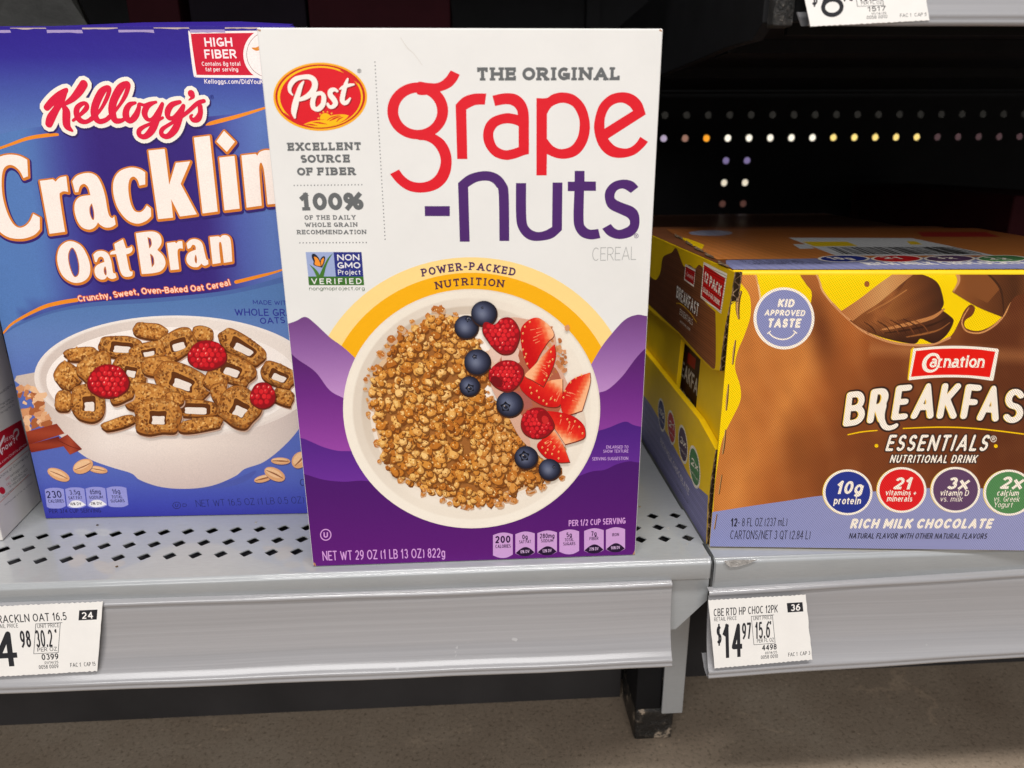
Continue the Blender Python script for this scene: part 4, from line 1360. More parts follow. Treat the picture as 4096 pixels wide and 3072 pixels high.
strawberry([(800, 205), (870, 240), (930, 300), (955, 372), (900, 430), (830, 540), (790, 620), (740, 690, 1), (690, 600), (655, 450), (652, 310), (720, 230)], (890, 350), (700, 420),
           [(690, 290), (672, 350), (668, 420), (672, 500), (690, 570), (712, 630), (735, 245), (700, 540)])
strawberry([(690, 745), (770, 750), (850, 800), (940, 780), (1035, 768, 1), (1032, 930), (1000, 1020), (880, 1020), (760, 960), (660, 870), (640, 790)], (960, 830), (840, 990),
           [(740, 850), (800, 880), (860, 970), (930, 950), (965, 965), (820, 940), (750, 900), (890, 1000)])
strawberry([(960, 450, 1), (972, 560), (930, 700), (860, 840, 1), (760, 780), (690, 735), (770, 650), (860, 550)], (830, 640), (950, 690),
           [(930, 520), (945, 590), (910, 650), (890, 740), (920, 610), (870, 780)])
strawberry([(1288, 710, 1), (1290, 800), (1250, 950), (1215, 1060, 1), (1080, 1100), (1030, 1060), (1020, 960), (1060, 860), (1130, 770)], (1200, 920), (1040, 850),
           [(1110, 800), (1160, 760), (1210, 735), (1060, 880), (1045, 940)])
strawberry([(870, 1070), (1000, 1075), (1130, 1110), (1220, 1180), (1245, 1260), (1220, 1320), (1060, 1370, 1), (960, 1220), (900, 1150)], (1060, 1290), (1150, 1110),
           [(1080, 1140), (1150, 1160), (1190, 1210), (1220, 1270), (1100, 1170), (1020, 1110)])
strawberry([(945, 1225, 1), (1010, 1320), (1060, 1420), (1102, 1532, 1), (1000, 1535), (880, 1490), (800, 1390), (850, 1320)], (1000, 1330), (860, 1460),
           [(880, 1360), (850, 1400), (900, 1420), (940, 1460), (880, 1450), (1000, 1440), (960, 1390), (1000, 1500), (930, 1350)])


def berry_blue(cx, cy, r, crown, ca=0):
    F.ell(cx + 5, cy + 10, r * 1.04, r * 1.02, (60, 34, 22), ZG, n=28)
    def fn(px, py):
        x, y = (px - 1800) / .43387 - cx, (py - 1180) / .43387 - cy
        d = math.hypot(x, y) / r
        h = math.exp(-((x + r * .12) ** 2 + (y - r * .08) ** 2) / (r * .42) ** 2)
        e = math.exp(-((x + r * .35) ** 2 + (y + r * .3) ** 2) / (r * .5) ** 2)
        base = lerp((66, 72, 98), (20, 20, 34), d ** 2)
        base = lerp(base, (92, 102, 132), .6 * e)
        return lerp(base, (196, 202, 214), .32 * h)
    F.ell(cx, cy, r, r * .97, (40, 42, 60), ZG, n=30, fn=fn)
    if crown:
        x, y, q = cx + crown[0] * r, cy + crown[1] * r, crown[2] * r
        P = []
        for i in range(10):
            a = 2 * math.pi * i / 10 + ca
            P.append((x + q * (1.0 if i % 2 else .68) * math.cos(a), y + q * (1 if i % 2 else .68) * math.sin(a)))
        quick(F, P, (18, 18, 28), ZG)
        F.ell(x + 2, y + 3, q * .58, q * .55, (74, 80, 100), ZG, n=14)
        F.ell(x + 4, y + 6, q * .34, q * .3, (34, 34, 46), ZG, n=12)
        F.ell(x - q * .2, y - q * .15, q * .12, q * .1, (190, 170, 150), ZG, n=8)


berry_blue(150, 292, 110, (.18, -.66, .3))
berry_blue(312, 165, 118, (-.12, -.42, .12))
berry_blue(252, 612, 121, (-.2, -.38, .22))
berry_blue(180, 835, 94, (.04, .2, .48))
berry_blue(548, 998, 122, (-.3, .22, .42), .3)
berry_blue(700, 1490, 107, (-.15, -.1, .5), .2)
berry_blue(915, 1600, 100, (.45, -.2, .2))


def raspberry(P, face, z, dr=27, seed=1, dark=1.0):
    rr = random.Random(seed)
    A_ = np.array([p[:2] for p in P], float)
    m_ = A_.mean(0)
    face.poly([tuple(m_ + (p - m_) * 1.05 + np.array([3, 7])) for p in A_], (108, 30, 22), (), z)
    face.poly([tuple(p) for p in A_], (150, 14, 24), (), z)
    lo, hi = A_.min(0), A_.max(0)
    y, row = lo[1], 0
    while y < hi[1]:
        x = lo[0] + (row % 2) * dr * .85
        while x < hi[0]:
            q = np.array([[x + rr.uniform(-.3, .3) * dr, y + rr.uniform(-.28, .28) * dr]])
            if inside(m_ + (q - m_) * 1.08, A_)[0]:
                cx, cy = q[0]
                dd = np.linalg.norm((q[0] - m_) / (hi - lo)) * 2
                cc = lerp((238, 44, 48), (196, 18, 32), dd)
                face.ell(cx, cy, dr * .86, dr * .92, lerp(cc, (140, 8, 22), .5), z, n=12)
                face.ell(cx - dr * .06, cy - dr * .08, dr * .66, dr * .72, cc, z, n=12)
                if rr.random() < .5:
                    face.ell(cx - dr * .2, cy - dr * .28, dr * .16, dr * .3, rr.choice([(255, 176, 160), (244, 120, 110), (240, 96, 92)]), z, n=8, rot=20)
            x += dr * 1.7
        y += dr * 1.5
        row += 1


raspberry([(310, 262), (340, 245), (410, 268), (470, 215), (540, 203), (600, 250), (638, 340), (625, 430), (575, 520), (490, 538), (420, 500), (360, 430), (305, 340)], F, ZG, 27, 1)
raspberry([(430, 625), (510, 596), (600, 610), (668, 680), (665, 760), (600, 850), (520, 882), (420, 840), (360, 760), (370, 690)], F, ZG, 24, 2)
F.ell(430, 790, 62, 40, (120, 12, 20), ZG, rot=35)
raspberry([(700, 1075), (770, 1035), (850, 1038), (905, 1090), (950, 1170), (945, 1230), (870, 1300), (770, 1310), (690, 1270), (655, 1200), (665, 1120)], F, ZG, 25, 3)
F.ell(850, 1120, 50, 60, (150, 14, 22), ZG, rot=-20)
F.ell(875, 1145, 30, 40, (206, 40, 40), ZG, rot=-20)

F.part = "nutrition_badge"
BD = (206, 160, 214)
INK = (52, 22, 66)
defs = [(1133, 1230, 1463, 1562, "200", "CALORIES", None), (1243, 1338, 1458, 1553, "0g", "SAT FAT", "0% DV"), (1351, 1447, 1453, 1549, "280mg", "SODIUM", "12% DV"),
        (1459, 1556, 1448, 1544, "5g", "TOTAL|SUGARS", None), (1581, 1677, 1442, 1540, "7g", "FIBER", "27% DV"), (1688, 1782, 1437, 1534, None, "IRON", "90% DV")]
for i, (xa, xb, ya, yb, big, sm_, dv) in enumerate(defs):
    F.part = ("nutrition_badge", i)
    mx = (xa + xb) / 2
    o = -(xb - xa) * .05
    F.poly([(xa, ya, 1), (xa + 25, ya - 9), (mx, ya - 13), (xb - 25, ya - 11), (xb, ya - 4, 1), (xb, yb - 4, 1), (xb - 25, yb + 9), (mx, yb + 13), (xa + 25, yb + 10), (xa, yb, 1)], BD, (), ZO)
    if dv:
        F.poly([(xa + 1, yb - 2, 1), (xa + 25, yb - 22), (mx, yb - 32), (xb - 25, yb - 26), (xb - 1, yb - 6, 1), (xb - 25, yb + 9), (mx, yb + 13), (xa + 25, yb + 10)], (36, 14, 48), (), ZO)
        F.text(dv, [(mx - 22, yb - 1), (mx + 22, yb - 4)], 15, (214, 180, 220), ZO, wt=.15)
    if big == "200":
        F.text("200", [(xa + 11, ya + 40), (xb - 11, ya + 37)], 36, INK, ZO, wt=.2)
        F.text("CALORIES", [(xa + 12, ya + 64), (xb - 10, ya + 61)], 17, INK, ZO, wt=.17)
    else:
        if big: F.text(big, [(mx - 12 * len(big) * (.6 if len(big) > 3 else .55), ya + 26), (mx + 12 * len(big) * (.6 if len(big) > 3 else .55), ya + 24)], 24, INK, ZO, wt=.17)
        L = sm_.split('|')
        for q, t_ in enumerate(L):
            yy = ya + (46 if big else 32) + q * 20
            hw = {4: 17, 5: 22, 6: 30, 7: 29}.get(len(t_), 30)
            F.text(t_, [(mx - hw, yy), (mx + hw, yy - 2)], 16, INK, ZO, wt=.16)
go = F.build(g, M_gn)

# ================================================================== blue cereal box
k = empty("cereal_box", (-.1, .10, .0003), "blue cereal box with a bowl of oat squares, half behind the white one", "cereal box")
KO = np.array((-.1949, .0726, .0003))
KU = np.array((-.0211 + .1949, .0678 - .0726, 0.0))
KW, KH = .198, .3035
F = Face(KO, KU, (0, 0, 1), rect=(.0003, .0003, KW - .0003, KH - .0003))
F_ = F
carton("carton", None, F, .062, KH, KW, M_blue, k)
# top flap, slightly raised with torn glue edge
m = MB()
Ud, Nd = F.U, F.N
def kp(u, v, n=0): return tuple(F.O + F.U * u + np.array([0, 0, v]) + F.N * n)
m.add([kp(.0, KH, -.0012), kp(.10, KH + .0001, -.0012), kp(KW - .003, KH, -.0012), kp(KW - .003, KH + .0026, -.012), kp(.165, KH + .0040, -.012), (kp(.11, KH + .0036, -.012)), kp(.05, KH + .0018, -.014), kp(0, KH - .0002, -.02)], [(0, 1, 5, 6, 7), (1, 2, 3, 4, 5)])
m.build("top_flap", M_blue, k)
F.part = "background_print"
def dp(c): return (c[0] * .86, c[1] * .89, c[2] * .95)
def bgf(x, y):
    return dp(stops(y / 1000, [(.08, (50, 28, 142)), (.22, (56, 42, 150)), (.32, (74, 84, 168)), (.5, (102, 132, 192)), (.62, (112, 146, 198))]))
def low_(x, y):
    a = stops(y / 1000, [(1.2, (98, 136, 184)), (1.35, (114, 144, 196)), (1.6, (100, 120, 190)), (1.9, (98, 114, 190)), (2.02, (72, 78, 178)), (2.09, (56, 50, 156))])
    return dp(a)
F.grad([(-260, 40, 1), (1400, 40, 1), (1400, 900, 1), (-260, 900, 1)], bgf, sm=False, n=34)
F.grad([(-260, 1000), (1400, 1000), (1400, 2120), (-260, 2120)], low_, sm=False, n=34)
def midf(x, y):
    xx = x + (y - 900) * -.12
    a = stops(xx, [(-60, (98, 138, 192)), (150, (100, 138, 194)), (300, (76, 72, 154)), (420, (64, 40, 126)), (820, (66, 42, 126)), (960, (92, 104, 176)), (1080, (108, 134, 194)), (1200, (96, 124, 190))])
    return dp(lerp(a, (62, 44, 130), (y - 1180) / 160 if y > 1180 and x > 100 else 0))
# printed soft shade under the banner, then the banner
F.poly([(-200, 1440), (0, 1345), (80, 1300), (220, 1250), (380, 1225), (650, 1207), (900, 1180), (1130, 1130), (1400, 1060), (1400, 1000, 1), (-200, 1000, 1)], (76, 104, 164), (), d_ if 0 else None)
ban = [(-260, 630), (0, 537), (220, 500), (500, 480), (835, 466), (1050, 430), (1400, 340, 1), (1400, 1035, 1), (1120, 1110), (920, 1160), (650, 1190), (380, 1208), (217, 1240), (80, 1290), (5, 1340), (-260, 1520, 1)]
F.grad(ban, midf, n=44)
OR = (240, 142, 36)
F.part = "stripe_print"
for P, z in (([(-300, 1180, 14), (0, 1092, 17), (200, 1022, 24), (350, 997, 26), (425, 992, 20)], ZV), ([(1520, 922, 8), (1570, 905, 28), (1750, 858, 26), (1940, 800, 16), (2150, 730, 10)], ZV)):
    F.stroke(P, OR, z)
for P in ([(-160, 1130, 8), (5, 1000, 11), (100, 905, 16), (300, 798, 24), (430, 760, 28), (565, 737, 28)], [(1740, 605, 26), (1900, 565, 24), (2065, 520, 14), (2300, 430, 8)]):
    F.stroke(P, OR, ZP)

F.part = "brand_lettering"
KE = [[(112, 420, 78), (180, 345, 88), (260, 278, 92), (330, 225, 70), (352, 200, 34)],
      [(340, 215, 50), (290, 330, 78), (225, 440, 82), (165, 540, 104), (138, 615, 92)],
      [(556, 138, 98), (500, 225, 98), (420, 315, 74), (320, 382, 40)],
      [(300, 385, 40), (345, 460, 92), (346, 560, 96), (356, 640, 88), (415, 695, 34)],
      [(428, 574, 34), (520, 500, 44), (585, 430, 60), (590, 382, 52), (545, 370, 50), (480, 420, 66), (470, 500, 74), (510, 570, 72), (580, 590, 52), (650, 555, 50)],
      [(640, 560, 56), (745, 460, 38), (825, 320, 50), (862, 205, 52), (835, 180, 56), (765, 240, 88), (695, 390, 92), (684, 510, 92), (735, 582, 66), (810, 572, 56), (862, 535, 48)],
      [(850, 545, 56), (955, 430, 36), (1045, 290, 50), (1088, 160, 56), (1062, 130, 56), (990, 190, 92), (912, 340, 92), (895, 470, 94), (930, 570, 76), (1000, 575, 54), (1040, 555, 40)],
      [(1172, 362, 36), (1105, 385, 62), (1065, 450, 76), (1062, 530, 86), (1110, 578, 66), (1175, 520, 76), (1212, 430, 56), (1220, 380, 44), (1280, 390, 38), (1350, 372, 48), (1420, 354, 34)],
      [(1400, 360, 34), (1320, 400, 66), (1282, 480, 76), (1310, 553, 56), (1370, 560, 44), (1440, 480, 56), (1495, 375, 46)],
      [(1495, 375, 46), (1445, 520, 70), (1375, 680, 88), (1290, 765, 66), (1222, 750, 60), (1220, 690, 58), (1290, 640, 42), (1400, 595, 40), (1500, 540, 34)],
      [(1705, 352, 46), (1610, 385, 66), (1560, 460, 76), (1565, 535, 58), (1625, 545, 52), (1690, 480, 52), (1748, 398, 48)],
      [(1748, 398, 48), (1705, 540, 70), (1645, 680, 86), (1560, 762, 66), (1490, 745, 60), (1490, 685, 54), (1560, 632, 42), (1680, 560, 42), (1800, 470, 48), (1915, 368, 52), (1992, 340, 48)],
      [(1945, 400, 62), (1950, 480, 64), (1920, 550, 80), (1865, 570, 56), (1832, 530, 38), (1852, 508, 26)],
      [(1840, 252, 86), (1858, 290, 48), (1812, 330, 14)]]
for p in KE: F.stroke(p, (50, 34, 96), ZF, extra=38, d=(3, 5))
for p in KE: F.stroke(p, (248, 240, 226), ZF, extra=32)
F.poly([(470, 330), (640, 300), (700, 250), (900, 200), (1100, 320), (1400, 330), (1600, 400), (1500, 560), (1250, 570), (900, 560), (500, 560)], (248, 240, 226), (), ZF)
for p in KE: F.stroke(p, (222, 28, 64), ZF)
regmark(F, 2085, 293, 24, (40, 44, 130), ZF)

CREAM, EDGE = (252, 238, 228), (214, 124, 42)
LET = [
 (ZH, [(335, 365, 1), (345, 568, 1), (290, 590, 1), (245, 505), (180, 445), (110, 430), (50, 470), (25, 560), (22, 700), (40, 850), (90, 1020), (160, 1150), (235, 1200), (310, 1180), (370, 1120), (410, 1030, 1), (490, 1075, 1), (490, 1220, 1), (420, 1290), (280, 1335), (120, 1322), (0, 1250), (-100, 1120), (-160, 950), (-190, 750), (-170, 550), (-100, 400), (0, 328), (120, 302), (240, 318)], []),
 (ZH, [(490, 625, 1), (650, 605, 1), (685, 635, 1), (735, 585), (815, 568, 1), (838, 762, 1), (790, 752), (750, 768), (735, 830), (800, 1250, 1), (610, 1275, 1)], []),
 (ZH, [(890, 630, 1), (950, 560), (1080, 527), (1180, 560), (1240, 650), (1290, 800), (1330, 1020), (1375, 1082), (1405, 1060, 1), (1422, 1160, 1), (1370, 1192), (1300, 1198), (1240, 1170), (1205, 1135, 1), (1170, 1190), (1100, 1223), (1010, 1195), (950, 1110), (917, 980), (930, 880), (990, 820), (1112, 800, 1), (1085, 705), (1035, 662), (985, 690), (963, 762, 1), (925, 765, 1)],
  [[(1130, 900, 1), (1155, 1000), (1158, 1090), (1135, 1100), (1105, 1030), (1102, 950)]]),
 (ZH, [(1785, 520, 1), (1785, 668, 1), (1715, 682, 1), (1690, 610), (1640, 572), (1592, 610), (1577, 720), (1600, 880), (1650, 990), (1720, 1010), (1770, 980), (1805, 925, 1), (1855, 965, 1), (1858, 1060, 1), (1790, 1120), (1680, 1150), (1560, 1100), (1450, 960), (1395, 780), (1400, 620), (1470, 510), (1600, 462), (1710, 477)], []),
 (ZI, [(-24, 403, 1), (232, 378, 1), (305, 945, 1), (410, 598, 1), (635, 575, 1), (485, 930, 1), (742, 1410, 1), (475, 1445, 1), (335, 1170, 1), (365, 1462, 1), (130, 1487, 1)], []),
 (ZI, [(697, 200, 1), (945, 168, 1), (1072, 1365, 1), (835, 1397, 1)], []),
 (ZI, [(1097, 515, 1), (1337, 488, 1), (1420, 1320, 1), (1180, 1348, 1)], []),
 (ZI, [(1172, 92, 1), (1345, 265, 1), (1217, 425, 1), (1053, 260, 1)], []),
 (ZI, [(1448, 480, 1), (1670, 455, 1), (1700, 485, 1), (1740, 425), (1850, 395), (1960, 430), (2040, 560), (2100, 850), (2140, 1230, 1), (1862, 1255, 1), (1810, 760), (1780, 630), (1755, 595), (1732, 630), (1730, 760), (1768, 1272, 1), (1530, 1305, 1)], []),
 (ZJ, [(260, 190), (360, 240), (430, 350), (468, 480), (455, 590), (390, 655), (290, 673), (190, 630), (120, 540), (85, 400), (110, 270), (180, 202)], [[(245, 268), (215, 330), (215, 420), (240, 520), (275, 595), (308, 603), (338, 560), (340, 460), (312, 340), (275, 272)]]),
 (ZJ, [(505, 345, 1), (550, 308), (620, 303), (680, 340), (715, 430), (735, 550), (762, 562, 1), (775, 610, 1), (730, 628), (690, 618), (665, 595, 1), (640, 628), (590, 633), (540, 600), (520, 540), (530, 490), (570, 455), (635, 430, 1), (622, 385), (592, 367), (562, 385), (545, 430, 1), (525, 430, 1)], [[(645, 482), (660, 540), (655, 588), (632, 562), (627, 512)]]),
 (ZJ, [(850, 165, 1), (885, 272, 1), (930, 262), (950, 245, 1), (962, 285), (940, 322), (888, 342, 1), (915, 480), (932, 535), (962, 542, 1), (955, 588), (900, 603), (850, 588), (815, 520), (772, 338, 1), (700, 345, 1), (712, 312), (762, 295, 1), (750, 220, 1)], []),
 (ZJ, [(1000, 95, 1), (1190, 75), (1280, 118), (1298, 210), (1250, 290, 1), (1320, 360), (1345, 450), (1300, 530), (1200, 560), (1070, 570, 1)], [[(1135, 140, 1), (1175, 162), (1185, 230), (1157, 275, 1)], [(1165, 332, 1), (1205, 370), (1215, 450), (1187, 492, 1)]]),
 (ZJ, [(1362, 210, 1), (1455, 197, 1), (1470, 215, 1), (1495, 190), (1540, 188, 1), (1548, 275, 1), (1502, 275), (1485, 325), (1505, 515, 1), (1405, 525, 1)], []),
 (ZJ, [(1590, 215, 1), (1640, 170), (1710, 167), (1770, 210), (1800, 320), (1822, 400), (1840, 405, 1), (1845, 455, 1), (1800, 473), (1762, 450, 1), (1720, 488), (1650, 483), (1600, 440), (1590, 380), (1620, 322), (1700, 287, 1), (1692, 242), (1660, 230), (1637, 265, 1), (1605, 280, 1)], [[(1700, 347), (1712, 400), (1705, 448), (1687, 420), (1687, 372)]]),
 (ZJ, [(1860, 140, 1), (1960, 130, 1), (1985, 145, 1), (2010, 120), (2070, 125), (2105, 190), (2122, 425, 1), (2025, 440, 1), (2000, 235), (1982, 197), (1968, 235), (1988, 440, 1), (1895, 455, 1)], []),
]
F.part = "title_lettering"
for z, P, H_ in LET:
    w_ = 15
    big = P[0][0]
    F.outline([(z(*p[:2])[0] + 4, z(*p[:2])[1] + 8) + tuple(p[2:]) for p in P], w_ + 12, (52, 34, 108))
for z, P, H_ in LET:
    w_ = 17 if z is not ZJ else 16
    F.outline([(z(*p[:2])[0] + 1.5, z(*p[:2])[1] + 2.5) + tuple(p[2:]) for p in P], w_, EDGE)
    for h_ in H_: F.outline([(z(*p[:2])[0], z(*p[:2])[1]) + tuple(p[2:]) for p in h_], 8, (196, 108, 34))
for z, P, H_ in LET: F.poly(P, CREAM, H_, z)
F.part = ("claim_lettering", 1)
TG = [(335, 893), (540, 872), (740, 848), (1050, 808), (1330, 794), (1640, 776), (1880, 748), (2108, 698)]
F.text("Crunchy, Sweet, Oven-Baked Oat Cereal", TG, 70, (255, 214, 190), ZJ, wt=.17, out=.10, oc=(226, 96, 30), gap=.1)
F.part = ("claim_lettering", 2)
NV = (44, 48, 142)
F.text("MADE WITH", [(1866, 770), (2145, 776)], 33, NV, ZP, wt=.14)
F.text("WHOLE GRAIN", [(1733, 852), (2232, 858)], 53, NV, ZP, wt=.15)
F.text("OATS", [(1920, 914), (2104, 908)], 46, NV, ZP, wt=.16)
F.part = "fiber_badge"
F.poly([(1390, 250), (1405, 234), (1500, 231), (1900, 226), (2130, 226, 1), (2170, 572, 1), (1900, 575), (1480, 572), (1445, 562), (1425, 540)], (250, 240, 236), (), ZV)
F.poly([(1408, 262), (1418, 250), (1500, 247), (1900, 242), (2110, 242, 1), (2150, 556, 1), (1900, 555), (1485, 553), (1458, 545), (1446, 528)], (208, 22, 52), (), ZV)
F.ell(1990, 400, 196, 196, (250, 240, 236), ZV)
ring(F, 1990, 400, 172, 172, 1990, 400, 169, 169, (120, 30, 40), ZV)
F.stroke([(1862, 355, 10), (1890, 362, 24), (1920, 352, 30)], (224, 140, 50), ZV)
WT = (250, 236, 238)
F.text("HIGH", [(1512, 344), (1716, 343)], 66, WT, ZV, wt=.19)
F.text("FIBER", [(1512, 432), (1746, 430)], 66, WT, ZV, wt=.19)
F.text("Contains 8g total", [(1490, 486), (1774, 485)], 31, WT, ZV, wt=.14)
F.text("fat per serving", [(1517, 527), (1757, 527)], 31, WT, ZV, wt=.14)
F.text("Kelloggs.com/DidYouKnow", [(1509, 617), (2020, 620)], 34, WT, ZV, wt=.15)

F.part = "bowl_picture"
def shb(x, y):
    return (76, 92, 168)
F.poly([(1280, 606), (1480, 600), (1660, 560), (1740, 480), (1500, 560), (1000, 560), (900, 520), (1000, 580)], (78, 90, 168), (), ZQ)
body_ = [(137, 1490), (150, 1590), (200, 1700), (270, 1770), (350, 1832), (440, 1867), (525, 1893), (560, 1920), (645, 1948), (750, 1955), (850, 1942), (940, 1905), (980, 1875), (1060, 1845), (1150, 1770), (1210, 1690), (1262, 1560), (1268, 1490, 1)]
def bodyf(x, y):
    t = (x - 700) / 560
    a = stops(t, [(-1, (206, 188, 176)), (-.5, (238, 224, 214)), (.1, (236, 220, 208)), (.6, (222, 206, 196)), (1, (196, 180, 174))])
    return lerp(a, (200, 178, 170), (y - 1780) / 220)
F.grad(body_, bodyf, n=40)
shade_ell(702, 1508, 565, 246, lambda *p: p[:2], lambda r, a: lerp((244, 234, 226), (230, 216, 206), .5 + .5 * math.sin(a)) if r > .965 else lerp((238, 226, 216), (214, 198, 188), max(0, math.cos(a - 3.4))), 40, 80)
shade_ell(690, 1522, 505, 214, lambda *p: p[:2], lambda r, a: (250, 240, 232), 6, 60)
rd = random.Random(21)
def square(cx, cy, w_, h_, rot, hole=.42, seed=0):
    rr = random.Random(seed)
    hole = hole * 1.2
    w_, h_ = w_ * 1.04, h_ * 1.02
    a = math.radians(rot)
    def tr(x, y): return (cx + x * math.cos(a) - y * math.sin(a), cy + x * math.sin(a) + y * math.cos(a))
    o = []
    for (sx, sy) in ((-.84, -.8), (-.3, -1.0), (.35, -1.02), (.84, -.82), (1.02, -.3), (1.0, .35), (.84, .82), (.3, 1.0), (-.35, 1.02), (-.84, .84), (-1.0, .3), (-1.02, -.3)):
        o.append(tr(sx * w_ / 2 * rr.uniform(.88, 1.08), sy * h_ / 2 * rr.uniform(.88, 1.08)))
    sh_ = [(x + 6, y + 10) for x, y in o]
    hh = [[tr(w_ / 2 * hole * (.82 if abs(math.sin(2 * t)) < .5 else 1.12) * math.cos(t) * rr.uniform(.88, 1.12) + w_ * .02, h_ / 2 * hole * (.82 if abs(math.sin(2 * t)) < .5 else 1.12) * math.sin(t) * rr.uniform(.88, 1.12) + h_ * .04) for t in [2 * math.pi * i / 8 for i in range(8)]]] if hole else []
    F.poly([(x + 7, y + 28) for x, y in o], (196, 160, 138), (), ZP)
    F.poly([(x + 1, y + 20) for x, y in o], (92, 48, 16), (), ZP)
    F.outline([ZP(*p) for p in o], 4, (118, 66, 26))
    F.poly(o, (170, 104, 42), (), ZP)
    F.poly([tuple(q) for q in (np.array(o).mean(0) + (np.array(o) - np.array(o).mean(0)) * .86 + np.array([-2, -5]))], (206, 140, 66), (), ZP)
    if hole:
        m_ = hh[0]
        F.poly(m_, (96, 50, 18), (), ZP)
        F.poly([tuple(q) for q in (np.array(m_).mean(0) + (np.array(m_) - np.array(m_).mean(0)) * np.array([.72, .6]) + np.array([3, h_ * hole * .16]))], (240, 226, 214), (), ZP)
    A_ = np.array(o)
    Hh = np.array(hh[0]) if hole else None
    for _ in range(int(w_ * h_ / 200)):
        x, y = rr.uniform(-w_ / 2, w_ / 2), rr.uniform(-h_ / 2, h_ / 2)
        q = tr(x, y)
        if not inside(np.array([q]), A_)[0] or (hole and inside(np.array([q]), cx_scale(Hh, 1.2))[0]): continue
        up_ = -y / h_ + .5
        cc = rr.choice([(216, 150, 74), (196, 128, 56), (236, 180, 104), (124, 68, 24), (148, 86, 32), (182, 112, 46)])
        edge = max(abs(x) / w_, abs(y) / h_) * 2
        cc = lerp(cc, (236, 184, 116), .5 * max(0, up_ - .4)) if rr.random() < .7 else cc
        cc = lerp(cc, (96, 52, 20), .75 * max(0, edge - .62) / .38 * (1.0 if y > 0 else .45))
        if hole: cc = lerp(cc, (92, 48, 18), .6 * max(0, 1 - abs(math.hypot(x / w_, y / h_) * 2 / hole - 1.25) * 3))
        quick(F, blob(q[0], q[1], rr.uniform(5, 11), 7, .35, 1.15, rr.uniform(0, 3), rr), cc, ZP)


def cx_scale(A_, k_):
    m_ = A_.mean(0)
    return m_ + (A_ - m_) * k_


SQ = [(1110, 965, 230, 110, 8, 0), (1490, 985, 150, 100, 10, 0), (890, 1080, 300, 150, 6, .5), (1310, 1060, 280, 190, -22, .42), (600, 1130, 230, 90, -6, 0), (1790, 1080, 370, 160, 32, .5),
      (1090, 1120, 260, 130, -14, .4), (500, 1290, 170, 190, -50, 0), (700, 1230, 250, 190, -30, 0), (960, 1255, 250, 210, 14, .35), (1180, 1225, 240, 140, 4, 0), (1340, 1330, 400, 220, 22, .42), (1700, 1240, 340, 200, 22, .42),
      (2050, 1290, 250, 150, 24, .5), (1590, 1340, 170, 120, 30, 0), (470, 1480, 120, 140, 12, 0), (655, 1490, 230, 260, 0, .42), (1085, 1450, 310, 200, 8, 0), (1430, 1530, 340, 120, 3, .62), (1640, 1440, 190, 120, 60, 0),
      (1770, 1520, 280, 270, 28, .42), (2090, 1450, 150, 110, 20, 0), (880, 1640, 250, 70, -16, 0), (900, 1420, 170, 120, -20, 0), (1290, 1460, 130, 80, 10, 0), (1165, 1590, 320, 250, 4, .38), (1480, 1650, 300, 90, -8, 0)]
for i, q in enumerate(SQ): square(*q, seed=40 + i)
def rasp2(cx, cy, rx, ry, seed):
    raspberry([(cx + rx * math.cos(t) * (1 + .06 * math.sin(3 * t)), cy + ry * math.sin(t)) for t in [2 * math.pi * i / 12 for i in range(12)]], F, ZP, 24, seed)
rasp2(1530, 1140, 140, 108, 5)
rasp2(803, 1330, 150, 122, 6)
rasp2(1940, 1435, 92, 96, 7)
# granola cluster, cinnamon sticks and oats of the picture
F.part = "ingredient_picture"
for k_ in range(60):
    x, y = rd.uniform(190, 520), rd.uniform(0, 420)
    if x > 380 + y * .42: continue
    quick(F, blob(x, y, rd.uniform(20, 52), 9, .35, 1.3, rd.uniform(0, 3), rd), rd.choice([(214, 150, 104), (226, 172, 126), (196, 124, 76), (170, 96, 54), (236, 190, 148)]), ZK)
F.grad([(246, 458, 1), (580, 368, 1), (660, 468, 1), (290, 585, 1)], lambda x, y: stops((y - 1690) / 90, [(0, (132, 44, 26)), (.5, (162, 66, 40)), (1, (120, 36, 22))]), ZK, n=14)
F.grad([(285, 585, 1), (600, 498, 1), (650, 600, 1), (320, 663, 1)], lambda x, y: stops((y - 1750) / 60, [(0, (104, 28, 20)), (.5, (152, 58, 34)), (1, (120, 34, 22))]), ZK, n=14)
F.grad([(596, 530, 1), (690, 478, 1), (840, 628, 1), (715, 685, 1)], lambda x, y: stops((x - 230) / 90, [(0, (128, 38, 24)), (.6, (168, 72, 46)), (1, (130, 40, 26))]), ZK, n=12)
F.stroke([(600, 540, 6), (720, 600, 7), (830, 632, 5)], (92, 22, 14), ZK)
def oat(cx, cy, rx, ry, rot, z):
    F.ell(cx + 3, cy + 6, rx, ry, (60, 60, 110), z, rot=rot, n=20)
    F.ell(cx, cy, rx, ry, (222, 164, 114), z, rot=rot, n=20)
    F.ell(cx - rx * .1, cy - ry * .2, rx * .8, ry * .6, (238, 192, 146), z, rot=rot, n=18)
    a = math.radians(rot)
    F.stroke([(cx - rx * .8 * math.cos(a), cy - rx * .8 * math.sin(a), 5), (cx + ry * .15, cy, 11), (cx + rx * .8 * math.cos(a), cy + rx * .8 * math.sin(a), 5)], (150, 88, 52), z)
oat(598, 890, 122, 56, 24, ZK)
oat(1000, 838, 100, 36, 10, ZK)
oat(848, 804, 108, 70, -24, ZK)
F.part = ("ingredient_picture", 2)
oat(1910, 415, 66, 24, 2, ZQ); oat(2040, 408, 62, 50, -50, ZQ)
oat(1790, 535, 62, 24, -14, ZQ); oat(1870, 505, 76, 42, 26, ZQ)

